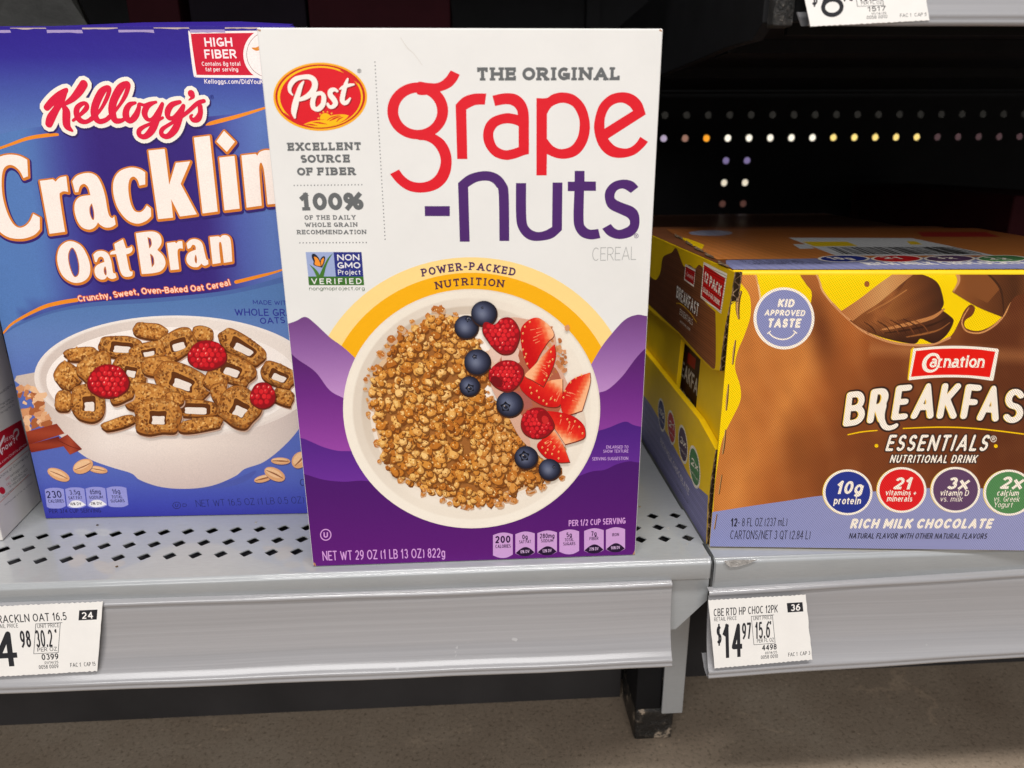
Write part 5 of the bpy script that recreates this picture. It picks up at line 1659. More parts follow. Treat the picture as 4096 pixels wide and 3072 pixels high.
BL = (150, 150, 212)
IK = (30, 32, 74)
for i, (xa, xb, big, sm_, dv) in enumerate([(305, 440, "230", "CALORIES", None), (443, 580, "3.5g", "SAT FAT", "18% DV"), (582, 722, "65mg", "SODIUM", "3% DV"), (724, 866, "16g", "TOTAL|SUGARS", None)]):
    F.part = ("nutrition_badge", i)
    d_ = -3 * i
    ya, yb = 605 + d_, 728 + d_
    mx = (xa + xb) / 2
    F.poly([(xa, ya + 4, 1), (xa + 35, ya - 6), (mx, ya - 8), (xb - 35, ya - 6), (xb - 6, ya + 2, 1), (xb + 8, yb - 6, 1), (xb - 25, yb + 8), (mx + 8, yb + 10), (xa + 35, yb + 8), (xa + 14, yb - 2, 1)], BL, (), ZQ)
    if dv:
        F.poly([(xa + 22, yb - 8, 1), (mx - 20, yb - 38), (mx + 30, yb - 40), (xb + 4, yb - 12, 1), (mx + 30, yb + 4), (mx - 15, yb + 6)], (238, 234, 236), (), ZQ)
        F.text(dv, [(mx - 34, yb - 8), (mx + 44, yb - 10)], 19, (70, 60, 60), ZQ, wt=.16)
    if big == "230":
        F.text(big, [(xa + 16, 668), (xb - 16, 665)], 48, IK, ZQ, wt=.15)
        F.text("CALORIES", [(xa + 26, 700), (xb - 2, 697)], 22, IK, ZQ, wt=.15)
    else:
        hw = 26 if big == "16g" else 36
        F.text(big, [(mx - hw, 648 + d_), (mx + hw, 645 + d_)], 32, IK, ZQ, wt=.14)
        for q, t_ in enumerate(sm_.split('|')):
            hw = 36 if t_ == "TOTAL" else 47
            F.text(t_, [(mx - hw + 4 + q * 4, 680 + d_ + q * 27), (mx + hw + 4 + q * 4, 677 + d_ + q * 27)], 21, IK, ZQ, wt=.15)
F.part = ("claim_lettering", 3)
F.text("PER 3/4 CUP SERVING", [(337, 771), (690, 766)], 28, (32, 30, 90), ZQ, wt=.14)
DK = (34, 36, 84)
F.part = ("claim_lettering", 4)
ring(F, 1203, 717, 29, 24, 1203, 717, 25, 20, DK, ZQ, 24)
F.letter('U', [(1192, 728), (1213, 728), (1213, 706), (1192, 706)], DK, ZQ, wt=.18)
F.letter('D', [(1243, 728), (1272, 726), (1272, 704), (1243, 704)], DK, ZQ, wt=.14)
F.text("NET WT 16.5 OZ (1 LB 0.5 OZ)", [(1337, 727), (2072, 702)], 46, DK, ZQ, wt=.075)
F.letter('C', [(2042, 584), (2074, 584), (2074, 536), (2042, 536)], DK, ZQ, wt=.09)
F.part = "torn_edge"
for i in range(10):
    x = .003 + i * .0196
    hgt = KH - .0009 - (0.0011 if i % 2 else 0)
    rr = random.Random(i)
    P = [(x, hgt)] + [(x + .0196 * t / 6, hgt + rr.uniform(-.0003, .0003) - (.0006 if i % 2 == 0 else .0014)) for t in range(0, 7)] + [(x + .0193, hgt)]
    V = np.array(P)
    V = np.array([(u, min(v, KH - .0004)) for u, v in P])
    cen = V.mean(0)
    F.add(np.concatenate([[cen], V]), [(0, 1 + j, 1 + (j + 1) % len(V)) for j in range(len(V))], lin((168, 150, 196) if i % 2 else (196, 176, 170)))
F.build(k, M_kg)

# ================================================================== box at the far left: only its printed side shows
s = empty("cereal_box", (-.30, .07, .0003), "cereal box at the left edge showing only its white side with a red band", "cereal box")
P0, P1 = np.array((-.2058, .0442, .0003)), np.array((-.2131, .100, .0003))
F = Face(P0, P1 - P0, (0, 0, 1), rect=(.0003, .0003, .0565, .2895))
m = MB()
dv_ = (P1 - P0) / np.linalg.norm(P1 - P0)
nn = np.array((-dv_[1], dv_[0], 0))
if nn[0] > 0: nn = -nn
Q = [P0, P0 + dv_ * .0568, P0 + dv_ * .0568 + nn * .18, P0 + nn * .18]
m.prism([tuple(q) for q in Q], (0, 0, .29))
m.build("carton", M_card, s, bevel=.0007)
F.part = "red_band_print"
F.poly([(-90, 500), (0, 452), (215, 330), (285, 590), (0, 830), (-90, 900)], (190, 18, 40), (), ZK, sm=False)
F.text("did you", [(42, 565), (143, 500)], 42, WT, ZK, wt=.13)
F.text("now?", [(25, 665), (160, 560)], 62, WT, ZK, wt=.2)
F.stroke([(40, 500, 20), (0, 590, 24), (-30, 640, 22)], WT, ZK)
F.stroke([(-10, 610, 18), (5, 650, 20), (22, 680, 14)], WT, ZK)
F.text("Kelloggs.com/DidYouKnow", [(-120, 880), (272, 580)], 26, WT, ZK, wt=.14)
F.stroke([(138, 470, 12), (150, 440, 16), (180, 430, 16), (188, 470, 16), (165, 510, 14), (172, 530, 12)], (220, 200, 196), ZK)
F.part = "side_lettering"
for y0, y1 in ((875, 650), (1175, 905)): F.stroke([(-90, y0 + 60, 4), (-2, y0, 4), (295, y1 - 18, 4)], (206, 96, 60), ZK, sm=False)
F.text("Questions or Comments?", [(-70, 985), (300, 700)], 34, (60, 58, 58), ZK, wt=.11)
F.text("VISIT", [(60, 955), (103, 922)], 26, (196, 40, 50), ZK, wt=.12)
F.text("kelloggs.com", [(110, 918), (255, 803)], 28, (64, 62, 62), ZK, wt=.11)
F.text("CALL", [(70, 1008), (112, 976)], 26, (196, 40, 50), ZK, wt=.12)
F.text("1-800-962-1413", [(120, 970), (280, 845)], 28, (64, 62, 62), ZK, wt=.11)
F.text("(SE HABLA ESPANOL)", [(92, 1032), (275, 890)], 24, (70, 68, 68), ZK, wt=.11)
F.text("PROVIDE PRODUCTION CODE ON PACKAGE", [(28, 1130), (322, 890)], 17, (90, 88, 88), ZK, wt=.12)
F.text("Patented under U.S. Pat. No. 6,277,430", [(50, 1210), (332, 975)], 19, (96, 94, 94), ZK, wt=.11)
F.ell(22, 1052, 30, 38, (205, 24, 50), ZK, rot=-25)
F.part = ("side_lettering", 2)
F.text("INGREDIENTS", [(-6, 78), (130, -20)], 24, (90, 88, 86), ZK, wt=.12)
F.part = ("side_lettering", 2)
F.text("Kellogg Sales Co.", [(-20, 200), (140, 105)], 22, (90, 88, 86), ZK, wt=.12)
F.text("Battle Creek, MI 49016", [(-70, 270), (140, 140)], 20, (90, 88, 86), ZK, wt=.12)
F.text("Kellogg NA Co.", [(10, 272), (152, 178)], 22, (90, 88, 86), ZK, wt=.12)
for i in range(7): F.text("Ingredients whole oats sugar oil", [(-160, -40 - i * 62), (105 - i * 14, -190 - i * 52)], 18, (120, 118, 115), ZK, wt=.1) if i < 0 else None
F.build(s, M_tagp)

# ================================================================== yellow drink case
CH, CD = .1725, .250
cs = empty("drink_case", (.36, .12, .0003), "yellow and brown corrugated case of chocolate drink cartons, its left side cut open", "drink case")
CO = np.array((.2425, .0060, .0003))
CU = np.array((.4339 - .2425, -.0117 - .006, 0.0))
CW = .262
F = Face(CO, CU, (0, 0, 1), rect=(.0006, .0006, CW - .0006, CH - .0022))
FU, FN = F.U, F.N
XS = .2425
def c3(u, y, z): # front line start + u along, y depth straight back
    p = CO + FU * u
    return (p[0], p[1] + y, .0003 + z)
m = MB()
# walls as thin boards; the left side keeps an opening
def board(mm, P, d): mm.prism(P, d)
wt_ = .003
# front board
m.prism([c3(.0008, 0, 0), c3(CW, 0, 0), c3(CW, 0, CH - .0012), c3(.0008, 0, CH - .0012)], tuple(-FN * wt_))
m.build("front_panel", M_yel, cs, bevel=.0012)
m = MB()
prof_ = [(-.00005 + .0024 * (1 - math.cos(math.radians(90 * t / 6))), CH - .0024 + .0024 * math.sin(math.radians(90 * t / 6))) for t in range(7)]
n_ = len(prof_)
V = [c3(.0008, y, z) for y, z in prof_] + [c3(CW, y, z) for y, z in prof_]
m.add(V, [(i, n_ + i, n_ + i + 1, i + 1) for i in range(n_ - 1)])
m.build("top_fold", M_yel, cs)
m = MB()
yb_ = CD
m.add([c3(CW, .002, 0), c3(CW, yb_ - .02, 0), c3(CW, yb_ - .02, CH - .002), c3(CW, .002, CH - .002)], [(0, 1, 2, 3)])
m.add([c3(CW, yb_ - .02, 0), (XS, CO[1] + yb_, 0), (XS, CO[1] + yb_, CH), c3(CW, yb_ - .02, CH)], [(0, 1, 2, 3)])
m.build("back_panel", M_yel, cs)
# top board with soft front edge
m = MB()
TP = []
for t in range(7):
    a = math.radians(90 * t / 6)
    TP.append((.0022 * (1 - math.sin(a)), CH - .0022 + .0022 * math.sin(a) if False else CH - .0022 * (1 - math.cos(math.radians(90 - 90 * t / 6)))))
prof_ = [(-.00005 + .0024 * (1 - math.cos(math.radians(90 * t / 6))), CH - .0024 + .0024 * math.sin(math.radians(90 * t / 6))) for t in range(7)]
n_ = len(prof_)
m.add([c3(.0008, .0024, CH), c3(CW, .0024, CH), c3(CW, yb_, CH), (XS + .0008, CO[1] + yb_, CH + .0003)], [(0, 1, 2, 3)])
M_brn = plain("brown_printed_board", tuple(lin((112, 66, 38))), .5, .3, .08, 50)
m.build("top_panel", M_brn, cs, smooth=False)

# left side: plane x = XS.  inner recessed panel + two outer flaps with raw corrugated edges
def yz(px_, py_, x=XS):
    d = ray(px_, py_)
    t = (x - CAM[0]) / d[0]
    p = CAM + d * t
    return p[1], p[2]
XI = XS + .0044
m = MB()
hole_px = [ZW(286, 455), ZW(386, 560), ZW(357, 862), ZW(258, 722)]
hy = [yz(*p, x=XI) for p in hole_px]
outer = [(CO[1] + .004, .0006), (CO[1] + CD, .0006), (CO[1] + CD, CH), (CO[1] + .004, CH - .001)]
T = tessellate_polygon([[Vector((a, b_, 0)) for a, b_ in outer], [Vector((a, b_, 0)) for a, b_ in hy]])
V = [(XI, a, b_) for a, b_ in outer + hy]
m.add(V, [tuple(t) for t in T])
V2 = [(XI, a, b_) for a, b_ in hy] + [(XI + .003, a, b_) for a, b_ in hy]
m.add(V2, [(i, (i + 1) % 4, 4 + (i + 1) % 4, 4 + i) for i in range(4)])
m.build("inner_side_panel", M_yel, cs)
def flap(name, pts2, x0=XS, th=.0041):
    """board in plane x; drawn clockwise as measured"""
    mm = MB()
    mm.prism([(x0, a, b_) for a, b_ in pts2], (th, 0, 0))
    return mm.build(name, M_yel, cs)
yf0 = CO[1] + .0105
up_px = [ZM(905, 535), ZM(860, 860), ZM(805, 1120), ZM(772, 1350), ZM(742, 1612), ZM(665, 1600), ZM(545, 1480), ZM(430, 1350), ZM(318, 1225)]
U2 = [yz(*p) for p in up_px]
U2[0] = (U2[0][0], CH)
U2 += [(CO[1] + CD, U2[-1][1] - .002), (CO[1] + CD, CH)]
flap("upper_flap", U2)
lo_px = [ZW(416, 1505), ZW(425, 1300), ZW(440, 1150), ZW(462, 1018), ZW(375, 862), ZW(262, 722), ZW(165, 600)]
L2 = [yz(*p) for p in lo_px]
L2[0] = (L2[0][0], .0006)
L2 += [(CO[1] + CD, L2[-1][1] + .003), (CO[1] + CD, .0006)]
flap("lower_flap", L2)
# raw edges: wavy fluting between two liners
def fluting(P, name):
    mm = MB()
    P = [np.array(p) for p in P]
    Ls = [np.linalg.norm(P[i + 1] - P[i]) for i in range(len(P) - 1)]
    tot = sum(Ls)
    def at(s_):
        for i, l in enumerate(Ls):
            if s_ <= l or i == len(Ls) - 1: return P[i] + (P[i + 1] - P[i]) * (s_ / l)
            s_ -= l
    rr = random.Random(4)
    # dark gap strip and liners
    def strip(x0, x1, dy, jit=0):
        n = 60
        V = []
        for i in range(n + 1):
            q = at(tot * i / n)
            j = rr.uniform(-jit, jit)
            V += [(x0, q[0] - dy + j, q[1]), (x1, q[0] - dy + j, q[1])]
        mm.add(V, [(2 * i, 2 * i + 1, 2 * i + 3, 2 * i + 2) for i in range(n)])
    strip(XS - .0001, XS + .0006, .0006, .0002)
    strip(XS + .0036, XS + .0043, .0006, .0002)
    n = 160
    V = []
    for i in range(n + 1):
        q = at(tot * i / n)
        ph = 2 * math.pi * (tot * i / n) / .0068
        x = XS + .0021 + .0015 * math.sin(ph + .4 * math.sin(ph * .37))
        V += [(x - .0004, q[0] - .0007 + rr.uniform(-.0002, .0002), q[1]), (x + .0004, q[0] - .0007, q[1])]
    mm.add(V, [(2 * i, 2 * i + 1, 2 * i + 3, 2 * i + 2) for i in range(n)])
    mm.build(name, M_kraft, cs)
    m2 = MB()
    n = 40
    V = []
    for i in range(n + 1):
        q = at(tot * i / n)
        V += [(XS + .0004, q[0] - .0002, q[1]), (XS + .0039, q[0] - .0002, q[1])]
    m2.add(V, [(2 * i, 2 * i + 1, 2 * i + 3, 2 * i + 2) for i in range(n)])
    m2.build("fluting_shadow_gap", M_dkfl, cs)
M_dkfl = plain("brown_gap", (.03, .017, .008), .9, .1)
fluting(U2[:5], "corrugated_edge")
fluting(L2[:4], "corrugated_edge")

LAV, LAV2 = (136, 140, 182), (128, 128, 178)
BRN = (172, 98, 48)
F.part = "background_print"
YEL = (252, 214, 0)
def yelf(x, y): return stops((y - 1070) / 90, [(0, (255, 236, 40)), (.25, (253, 216, 4)), (1, (250, 210, 0))])
F.grad([(2700, 1040, 1), (5000, 1040, 1), (5000, 2300, 1), (2700, 2300, 1)], yelf, sm=False, n=50)
def choc(x, y):
    # printed chocolate: light upper left, dark folds to the right and down the middle
    X_, Y_ = (x - 2500) / .72152, (y - 850) / .72152
    t = (X_ - 620) / 900
    a = stops(t + .25 * math.sin(Y_ / 260 + X_ / 500), [(0, (196, 118, 54)), (.2, (212, 132, 62)), (.45, (176, 98, 44)), (.8, (134, 70, 32)), (1.2, (120, 62, 30)), (1.7, (98, 50, 26))])
    f = math.exp(-((X_ - 1070 - (Y_ - 600) * .25) / 90) ** 2) * math.exp(-((Y_ - 640) / 260) ** 2)
    a = lerp(a, (88, 40, 18), .75 * f)
    f2 = math.exp(-((X_ - 800 + (Y_ - 900) * .1) / 60) ** 2) * math.exp(-((Y_ - 1150) / 300) ** 2)
    a = lerp(a, (176, 98, 44), .5 * f2)
    f3 = max(0, 1 - abs(Y_ - (760 + (X_ - 1500) * .05)) / 60) * (X_ > 1350)
    a = lerp(a, (196, 130, 78), .5 * f3)
    st_ = .5 * math.sin(X_ * .021 - Y_ * .006 + 1.6 * math.sin(Y_ * .0041 + X_ * .003)) + .3 * math.sin(X_ * .047 - Y_ * .017 + 2 * math.sin(Y_ * .009)) + .2 * math.sin(X_ * .011 + Y_ * .043)
    f4 = math.exp(-((X_ - 960) / 110) ** 2) * math.exp(-((Y_ - 1310) / 170) ** 2)
    a = lerp(a, (124, 68, 30), .5 * f4)
    return lerp(a, (96, 50, 24), .10 * st_) if st_ > 0 else lerp(a, (232, 164, 96), .10 * -st_)
F.grad([(486, 1700, 1), (500, 1500), (530, 1300), (560, 1210), (600, 1130), (640, 1040), (638, 960), (610, 860), (625, 770), (662, 680), (696, 570), (690, 460), (640, 385), (636, 340), (675, 318), (722, 330), (740, 400), (752, 500, 1),
        (1000, 620, 1), (1036, 460), (1005, 400), (970, 345), (985, 318), (1045, 316), (1075, 360), (1100, 440), (1150, 500), (1200, 545), (1250, 600), (1330, 660), (1450, 708), (1560, 728), (1700, 728), (1800, 690), (1850, 610), (1880, 545), (1915, 510), (1940, 530), (1925, 570), (1885, 600), (1890, 640), (1960, 656), (2040, 622), (2100, 560), (2130, 480), (2160, 430), (2210, 415), (2320, 440), (2400, 560), (2700, 600, 1), (2700, 1700, 1)], choc, ZN, n=120)
F.stroke([(1090, 430, 6), (1150, 505, 12), (1250, 600, 14), (1330, 662, 14), (1450, 712, 14), (1560, 732, 14), (1700, 732, 14), (1800, 694, 14)], (206, 142, 92), ZN)
F.stroke([(1046, 325, 6), (1074, 370, 9), (1096, 436, 10), (1146, 500, 8)], (222, 164, 104), ZN)
F.stroke([(700, 330, 4), (722, 345, 8), (736, 398, 8)], (222, 164, 104), ZN)
F.stroke([(2160, 440, 6), (2132, 500, 10), (2100, 570, 12), (2040, 632, 12), (1965, 668, 10), (1890, 655, 8), (1868, 600, 8), (1905, 530, 6)], (206, 142, 86), ZN)
F.stroke([(738, 400, 8), (748, 460, 10), (752, 520, 4)], (240, 196, 140), ZN)
def pf(x, y): return stops((x - 2850) / 1200, [(0, (140, 144, 190)), (1, (150, 152, 194))])
F.grad([(470, 1663, 1), (700, 1627), (900, 1598), (1090, 1570), (1400, 1545), (1700, 1527), (2000, 1530), (2300, 1550), (3200, 1600, 1), (3200, 2000, 1), (470, 2000, 1)], pf, ZN, n=40)
F.part = "chocolate_picture"
def ch1(x, y):
    X_, Y_ = (x - 2500) / .72152, (y - 850) / .72152
    t = (X_ - 1250) / 560 + .06 * math.sin(X_ * .05) + .05 * math.sin(Y_ * .07 + X_ * .02)
    a = stops(t, [(0, (120, 66, 32)), (.3, (158, 94, 48)), (.5, (112, 62, 32)), (.75, (92, 50, 28)), (1, (64, 34, 20))])
    return lerp(a, (56, 28, 16), max(0, (Y_ - 610) / 110))
F.grad([(1245, 600, 1), (1400, 500), (1530, 385), (1600, 340), (1680, 355), (1740, 400), (1768, 500), (1755, 535), (1800, 572), (1822, 604), (1782, 680), (1712, 725), (1640, 700), (1600, 728), (1450, 700), (1330, 655)], ch1, ZN, n=26)
F.grad([(1195, 548, 1), (1300, 478), (1440, 372), (1530, 320), (1605, 332), (1560, 372), (1480, 440), (1400, 505), (1320, 556), (1262, 602, 1)], lambda x, y: stops((x - 3370) / 280, [(0, (180, 110, 60)), (.6, (206, 150, 92)), (1, (190, 128, 74))]), ZN, n=18)
F.grad([(1560, 380, 1), (1620, 345), (1690, 362), (1740, 405), (1766, 500), (1748, 545, 1), (1660, 560, 1), (1500, 600, 1), (1440, 560), (1500, 470)], lambda x, y: stops(((x - 2500) / .72152 - 1450) / 320 + .04 * math.sin(x * .05 + y * .09), [(0, (150, 92, 46)), (.35, (124, 70, 34)), (.7, (92, 50, 26)), (1, (66, 36, 20))]), ZN, n=18)
F.stroke([(1420, 650, 8), (1500, 634, 18), (1620, 606, 22), (1710, 578, 20), (1768, 536, 10)], (190, 124, 70), ZN)
F.stroke([(1440, 668, 5), (1560, 652, 10), (1700, 622, 12), (1790, 580, 6)], (58, 30, 16), ZN)
F.stroke([(1560, 690, 5), (1660, 672, 12), (1740, 650, 8), (1800, 610, 4)], (150, 92, 48), ZN)
F.stroke([(1340, 560, 4), (1450, 500, 10), (1560, 430, 8)], (170, 108, 58), ZN)
for q in range(9): F.stroke([(1290 + 36 * q, 610 - 3 * q, 3), (1330 + 40 * q, 640 - 2 * q, 6), (1350 + 42 * q, 672, 3)], (60, 28, 14) if q % 2 else (122, 68, 34), ZN)
F.grad([(1812, 440, 1), (1845, 385), (1850, 318, 1), (2400, 316, 1), (2420, 430), (2212, 450), (2150, 480), (2092, 580, 1), (1950, 522)], lambda x, y: stops((x - 3820) / 300, [(0, (146, 86, 42)), (.4, (108, 60, 30)), (.8, (76, 42, 22)), (1, (116, 66, 34))]), ZN, n=20)
F.poly([(1880, 340, 1), (2000, 330, 1), (2080, 420, 1), (2010, 500, 1), (1900, 450, 1)], (130, 76, 38), (), ZN)
F.stroke([(2000, 330, 8), (2080, 420, 12), (2100, 560, 6)], (66, 36, 20), ZN)
F.stroke([(1840, 330, 20), (1850, 380, 16), (1822, 436, 8)], (206, 146, 92), ZN)
F.ell(1341, 396, 15, 17, (160, 92, 44), ZN, n=10)

F.part = "taste_badge"
CRM = (250, 238, 222)
F.ell(881, 587, 169, 172, CRM, ZN, n=60)
F.ell(882, 586, 153, 157, (138, 142, 188), ZN, n=60)
F.text("KID", [(1362, 932), (1538, 936)], 90, CRM, ZM, wt=.27, it=.08, cap='r')
F.text("APPROVED", [(1222, 1024), (1655, 1030)], 66, CRM, ZM, wt=.24, it=.08, cap='r')
F.text("TASTE", [(1252, 1152), (1605, 1154)], 100, CRM, ZM, wt=.27, it=.08, cap='r')
F.stroke([(1268, 1205, 14), (1330, 1256, 15), (1425, 1278, 16), (1510, 1252, 15), (1556, 1200, 14)], CRM, ZM)
F.stroke([(1258, 1214, 12), (1288, 1190, 12)], CRM, ZM)
F.stroke([(1535, 1185, 12), (1572, 1212, 12)], CRM, ZM)

F.part = "brand_badge"
F.poly([(985, 50, 1), (1010, 26, 1), (1020, 26, 1), (965, 384, 1), (948, 372, 1)], (250, 210, 10), (), ZL)
F.poly([(1012, 38, 1), (1240, 16), (1460, 8), (1700, 18), (1925, 40, 1), (1938, 56, 1), (1880, 380, 1), (1865, 388, 1), (1640, 358), (1420, 350), (1200, 358), (966, 382, 1), (962, 370, 1)], CRM, (), ZL)
F.poly([(1040, 64, 1), (1250, 44), (1460, 38), (1700, 46), (1900, 72, 1), (1840, 350, 1), (1640, 330), (1420, 323), (1200, 328), (986, 345, 1)], (232, 26, 16), (), ZL)
F.stroke([(1284, 138, 30), (1262, 108, 30), (1205, 104, 34), (1148, 150, 42), (1128, 215, 44), (1150, 268, 38), (1205, 284, 30), (1258, 262, 26), (1278, 225, 14)], CRM, ZL)
F.text("arnation", [(1182, 243), (1775, 243)], 130, CRM, ZL, wt=.17, gap=.05, slab=False)
for x in (1300, 1400, 1440, 1500, 1655, 1700, 1760): F.stroke([(x - 14, 240, 9), (x + 16, 240, 9)], CRM, ZL, sm=False)

F.part = ("title_lettering", 0)
LQ = [('B', [(245, 888), (478, 858), (500, 488), (295, 512)]), ('R', [(505, 852), (690, 838), (768, 456), (556, 480)]), ('E', [(768, 818), (945, 802), (1003, 426), (828, 440)]),
      ('A', [(975, 802), (1225, 798), (1275, 412), (1085, 416)]), ('K', [(1258, 800), (1475, 800), (1533, 414), (1328, 412)]), ('F', [(1515, 802), (1690, 806), (1758, 436), (1585, 420)]),
      ('A', [(1692, 818), (1930, 832), (1985, 445), (1790, 435)]), ('S', [(1965, 842), (2185, 850), (2240, 488), (2020, 462)]), ('T', [(2240, 862), (2420, 884), (2490, 520), (2270, 492)])]
SW = [(690, 660, 62), (668, 740, 66), (672, 820, 64), (700, 880, 62), (745, 900, 56), (800, 886, 52), (828, 868, 42)]
DKC = (56, 34, 26)
for ch, q in LQ: F.letter(ch, q, None, ZL, wt=.18, out=.055, oc=DKC)
F.stroke(SW, DKC, ZL, extra=16)
for ch, q in LQ: F.letter(ch, [(a - 6, b_) for a, b_ in q], (250, 206, 20), ZL, wt=.175)
for ch, q in LQ: F.letter(ch, [(a + 2, b_) for a, b_ in q], CRM, ZL, wt=.17)
F.stroke(SW, CRM, ZL)
GD_ = (250, 200, 10)
F.stroke([(303, 972, 13), (450, 942, 15), (618, 926, 12)], GD_, ZL)
F.stroke([(902, 904, 13), (1300, 890, 15), (1700, 906, 15), (2212, 966, 14), (2500, 1010, 8)], GD_, ZL)
F.ell(612, 1092, 21, 20, GD_, ZL, n=16); F.ell(1906, 1096, 21, 20, GD_, ZL, n=16)
F.text("ESSENTIALS", [(704, 1150), (1800, 1150)], 176, CRM, ZL, wt=.17, it=.13, out=.085, oc=DKC, cap='r', gap=.2)
regmark(F, 1880, 1018, 34, CRM, ZL)
F.text("NUTRITIONAL DRINK", [(752, 1278), (1690, 1280)], 88, CRM, ZL, wt=.18, it=.12, out=.13, oc=DKC, cap='r', gap=.2)
F.part = ("title_lettering", 1)
F.text("RICH MILK CHOCOLATE", [(1302, 149), (2040, 149)], 52, CRM, ZR, wt=.26, it=.14, cap='r', gap=.13)
F.text("NATURAL FLAVOR WITH OTHER NATURAL FLAVORS", [(1297, 201), (2015, 203)], 29, (44, 42, 60), ZR, wt=.17, it=.1)
F.part = ("title_lettering", 2)
F.text("12", [(683, 139), (716, 138)], 44, (44, 44, 62), ZR, wt=.18)
F.text("- 8 FL OZ (237 mL)", [(718, 138), (975, 136)], 44, (48, 48, 66), ZR, wt=.1)
F.text("CARTONS/NET 3 QT (2.84 L)", [(678, 204), (1095, 205)], 46, (48, 48, 66), ZR, wt=.1)
for i, (cx, cy, rx, ry, c_, L) in enumerate([(1235, 1551, 137, 127, (42, 56, 142), [("10g", 1168, 1312, 1560, 72, .2), ("protein", 1155, 1305, 1617, 40, .17)]),
        (1534, 1538, 137, 127, (226, 32, 36), [("21", 1485, 1582, 1534, 66, .22), ("vitamins +", 1442, 1612, 1568, 30, .16), ("minerals", 1450, 1590, 1602, 32, .16)]),
        (1832, 1537, 137, 127, (98, 68, 102), [("3x", 1778, 1896, 1534, 66, .22), ("vitamin D", 1745, 1903, 1570, 32, .15), ("vs. milk", 1745, 1868, 1602, 30, .1)]),
        (2128, 1553, 140, 128, (84, 138, 84), [("2x", 2075, 2196, 1532, 68, .22), ("calcium", 2060, 2180, 1570, 32, .15), ("vs. Greek", 2042, 2184, 1602, 30, .1), ("Yogurt", 2042, 2146, 1634, 30, .1)])]):
    F.part = ("benefit_badge", i)
    F.ell(cx - 4, cy, rx, ry, (246, 210, 60), ZN, n=44)
    F.ell(cx, cy, rx, ry, CRM, ZN, n=44)
    F.ell(cx, cy, rx - 13, ry - 12, c_, ZN, n=44)
    for (t_, a_, b_, y_, h_, w_) in L: F.text(t_, [(a_, y_), (b_, y_ + 1)], h_, CRM, ZN, wt=w_, it=.1 if h_ > 50 else .03)
# perforation slots along the left corner of the front
F.part = "perforation_slot"
for (P) in ([ZM(975, 770), ZM(945, 850), ZM(938, 960), ZM(950, 1055)], [ZM(915, 1290), ZM(900, 1390), ZM(885, 1540)], [(2914, 1538), (2909, 1590), (2905, 1640)], [(2903, 1720), (2896, 1780), (2891, 1815)], [(2888, 1900), (2876, 1975)], [(2868, 2058), (2858, 2115)]):
    rr = random.Random(int(P[0][1]))
    W_ = [12, 22, 20, 10] if len(P) == 4 else [6, 12, 8][:len(P)] if len(P) == 3 else [5, 7]
    F.stroke([(a, b_, w_ * .8) for (a, b_), w_ in zip(P, W_)], (92, 62, 34))
    F.stroke([(a - 2, b_, w_ * .35) for (a, b_), w_ in zip(P, W_)], (196, 150, 92))
F.build(cs, M_cs)

# side face print
def side_face(parts, x0, rect, polyclip=None):
    return Face((x0, 0, 0), (0, -1, 0), (0, 0, 1), rect=rect)
def uvrect(P2): # from (y,z) list -> u=-y
    ys, zs = [p[0] for p in P2], [p[1] for p in P2]
    return (-max(ys), min(zs), -min(ys), max(zs))
F = Face((XS, 0, 0), (0, -1, 0), (0, 0, 1), rect=None)
F.part = "side_print"
upx = [p for p in up_px]
def back(z): # measured point at the back top corner line for a height z
    X = np.array([XS, CO[1] + CD, z]); c_ = M @ (X - CAM)
    return (2048 + FPX * c_[0] / c_[2], 1536 + FPX * c_[1] / c_[2])
bt, bm = back(CH - .0005), back(U2[-2][1])
def sidechoc(x, y): return stops((x - 2640) / 260, [(0, (96, 58, 40)), (.5, (122, 74, 46)), (1, (160, 96, 52))])
F.grad([ZM(-60, 700) + (1,), ZM(-20, 600), ZM(60, 640), ZM(110, 560), ZM(140, 400), ZM(230, 350), ZM(280, 300), ZM(330, 420), ZM(365, 500), ZM(420, 480), ZM(480, 520), ZM(530, 480), ZM(590, 545) + (1,), ZM(560, 820), ZM(700, 985) + (1,), ZM(705, 1250), ZM(700, 1560), ZM(668, 1590) + (1,), ZM(545, 1470) + (1,), ZM(320, 1215) + (1,), ZM(130, 1040) + (1,), ZM(-60, 860) + (1,)], sidechoc, None, n=22)
F.poly([ZM(575, 448) + (1,), ZM(828, 575) + (1,), ZM(762, 1003) + (1,), ZM(540, 830) + (1,)], (246, 236, 222))
F.poly([ZM(580, 478) + (1,), ZM(806, 625) + (1,), ZM(752, 970) + (1,), ZM(556, 815) + (1,)], (206, 30, 28))
F.text("12 PACK", [ZM(578, 655), ZM(755, 818)], 42, (248, 238, 226), None, wt=.22, gap=.08)
F.text("GRAB & GO DRINK", [ZM(566, 765), ZM(742, 920)], 21, (248, 238, 226), None, wt=.2)
F.poly([ZM(380, 470) + (1,), ZM(488, 530) + (1,), ZM(470, 720) + (1,), ZM(365, 640) + (1,)], (236, 226, 214))
F.poly([ZM(384, 495) + (1,), ZM(482, 552) + (1,), ZM(466, 695) + (1,), ZM(374, 630) + (1,)], (190, 34, 34))
F.text("Carnation", [ZM(392, 598), ZM(462, 645)], 17, (240, 226, 216), None, wt=.14)
F.text("BREAKFAST", [ZM(280, 830), ZM(512, 1040)], 50, (238, 230, 220), None, wt=.19, out=.06, oc=DKC)
F.stroke([ZM(285, 892) + (2,), ZM(330, 900) + (2,), ZM(420, 980) + (2,), ZM(500, 1095) + (2,)], (220, 168, 40))
F.text("ESSENTIALS", [ZM(318, 1010), ZM(455, 1130)], 24, (222, 212, 200), None, wt=.15)
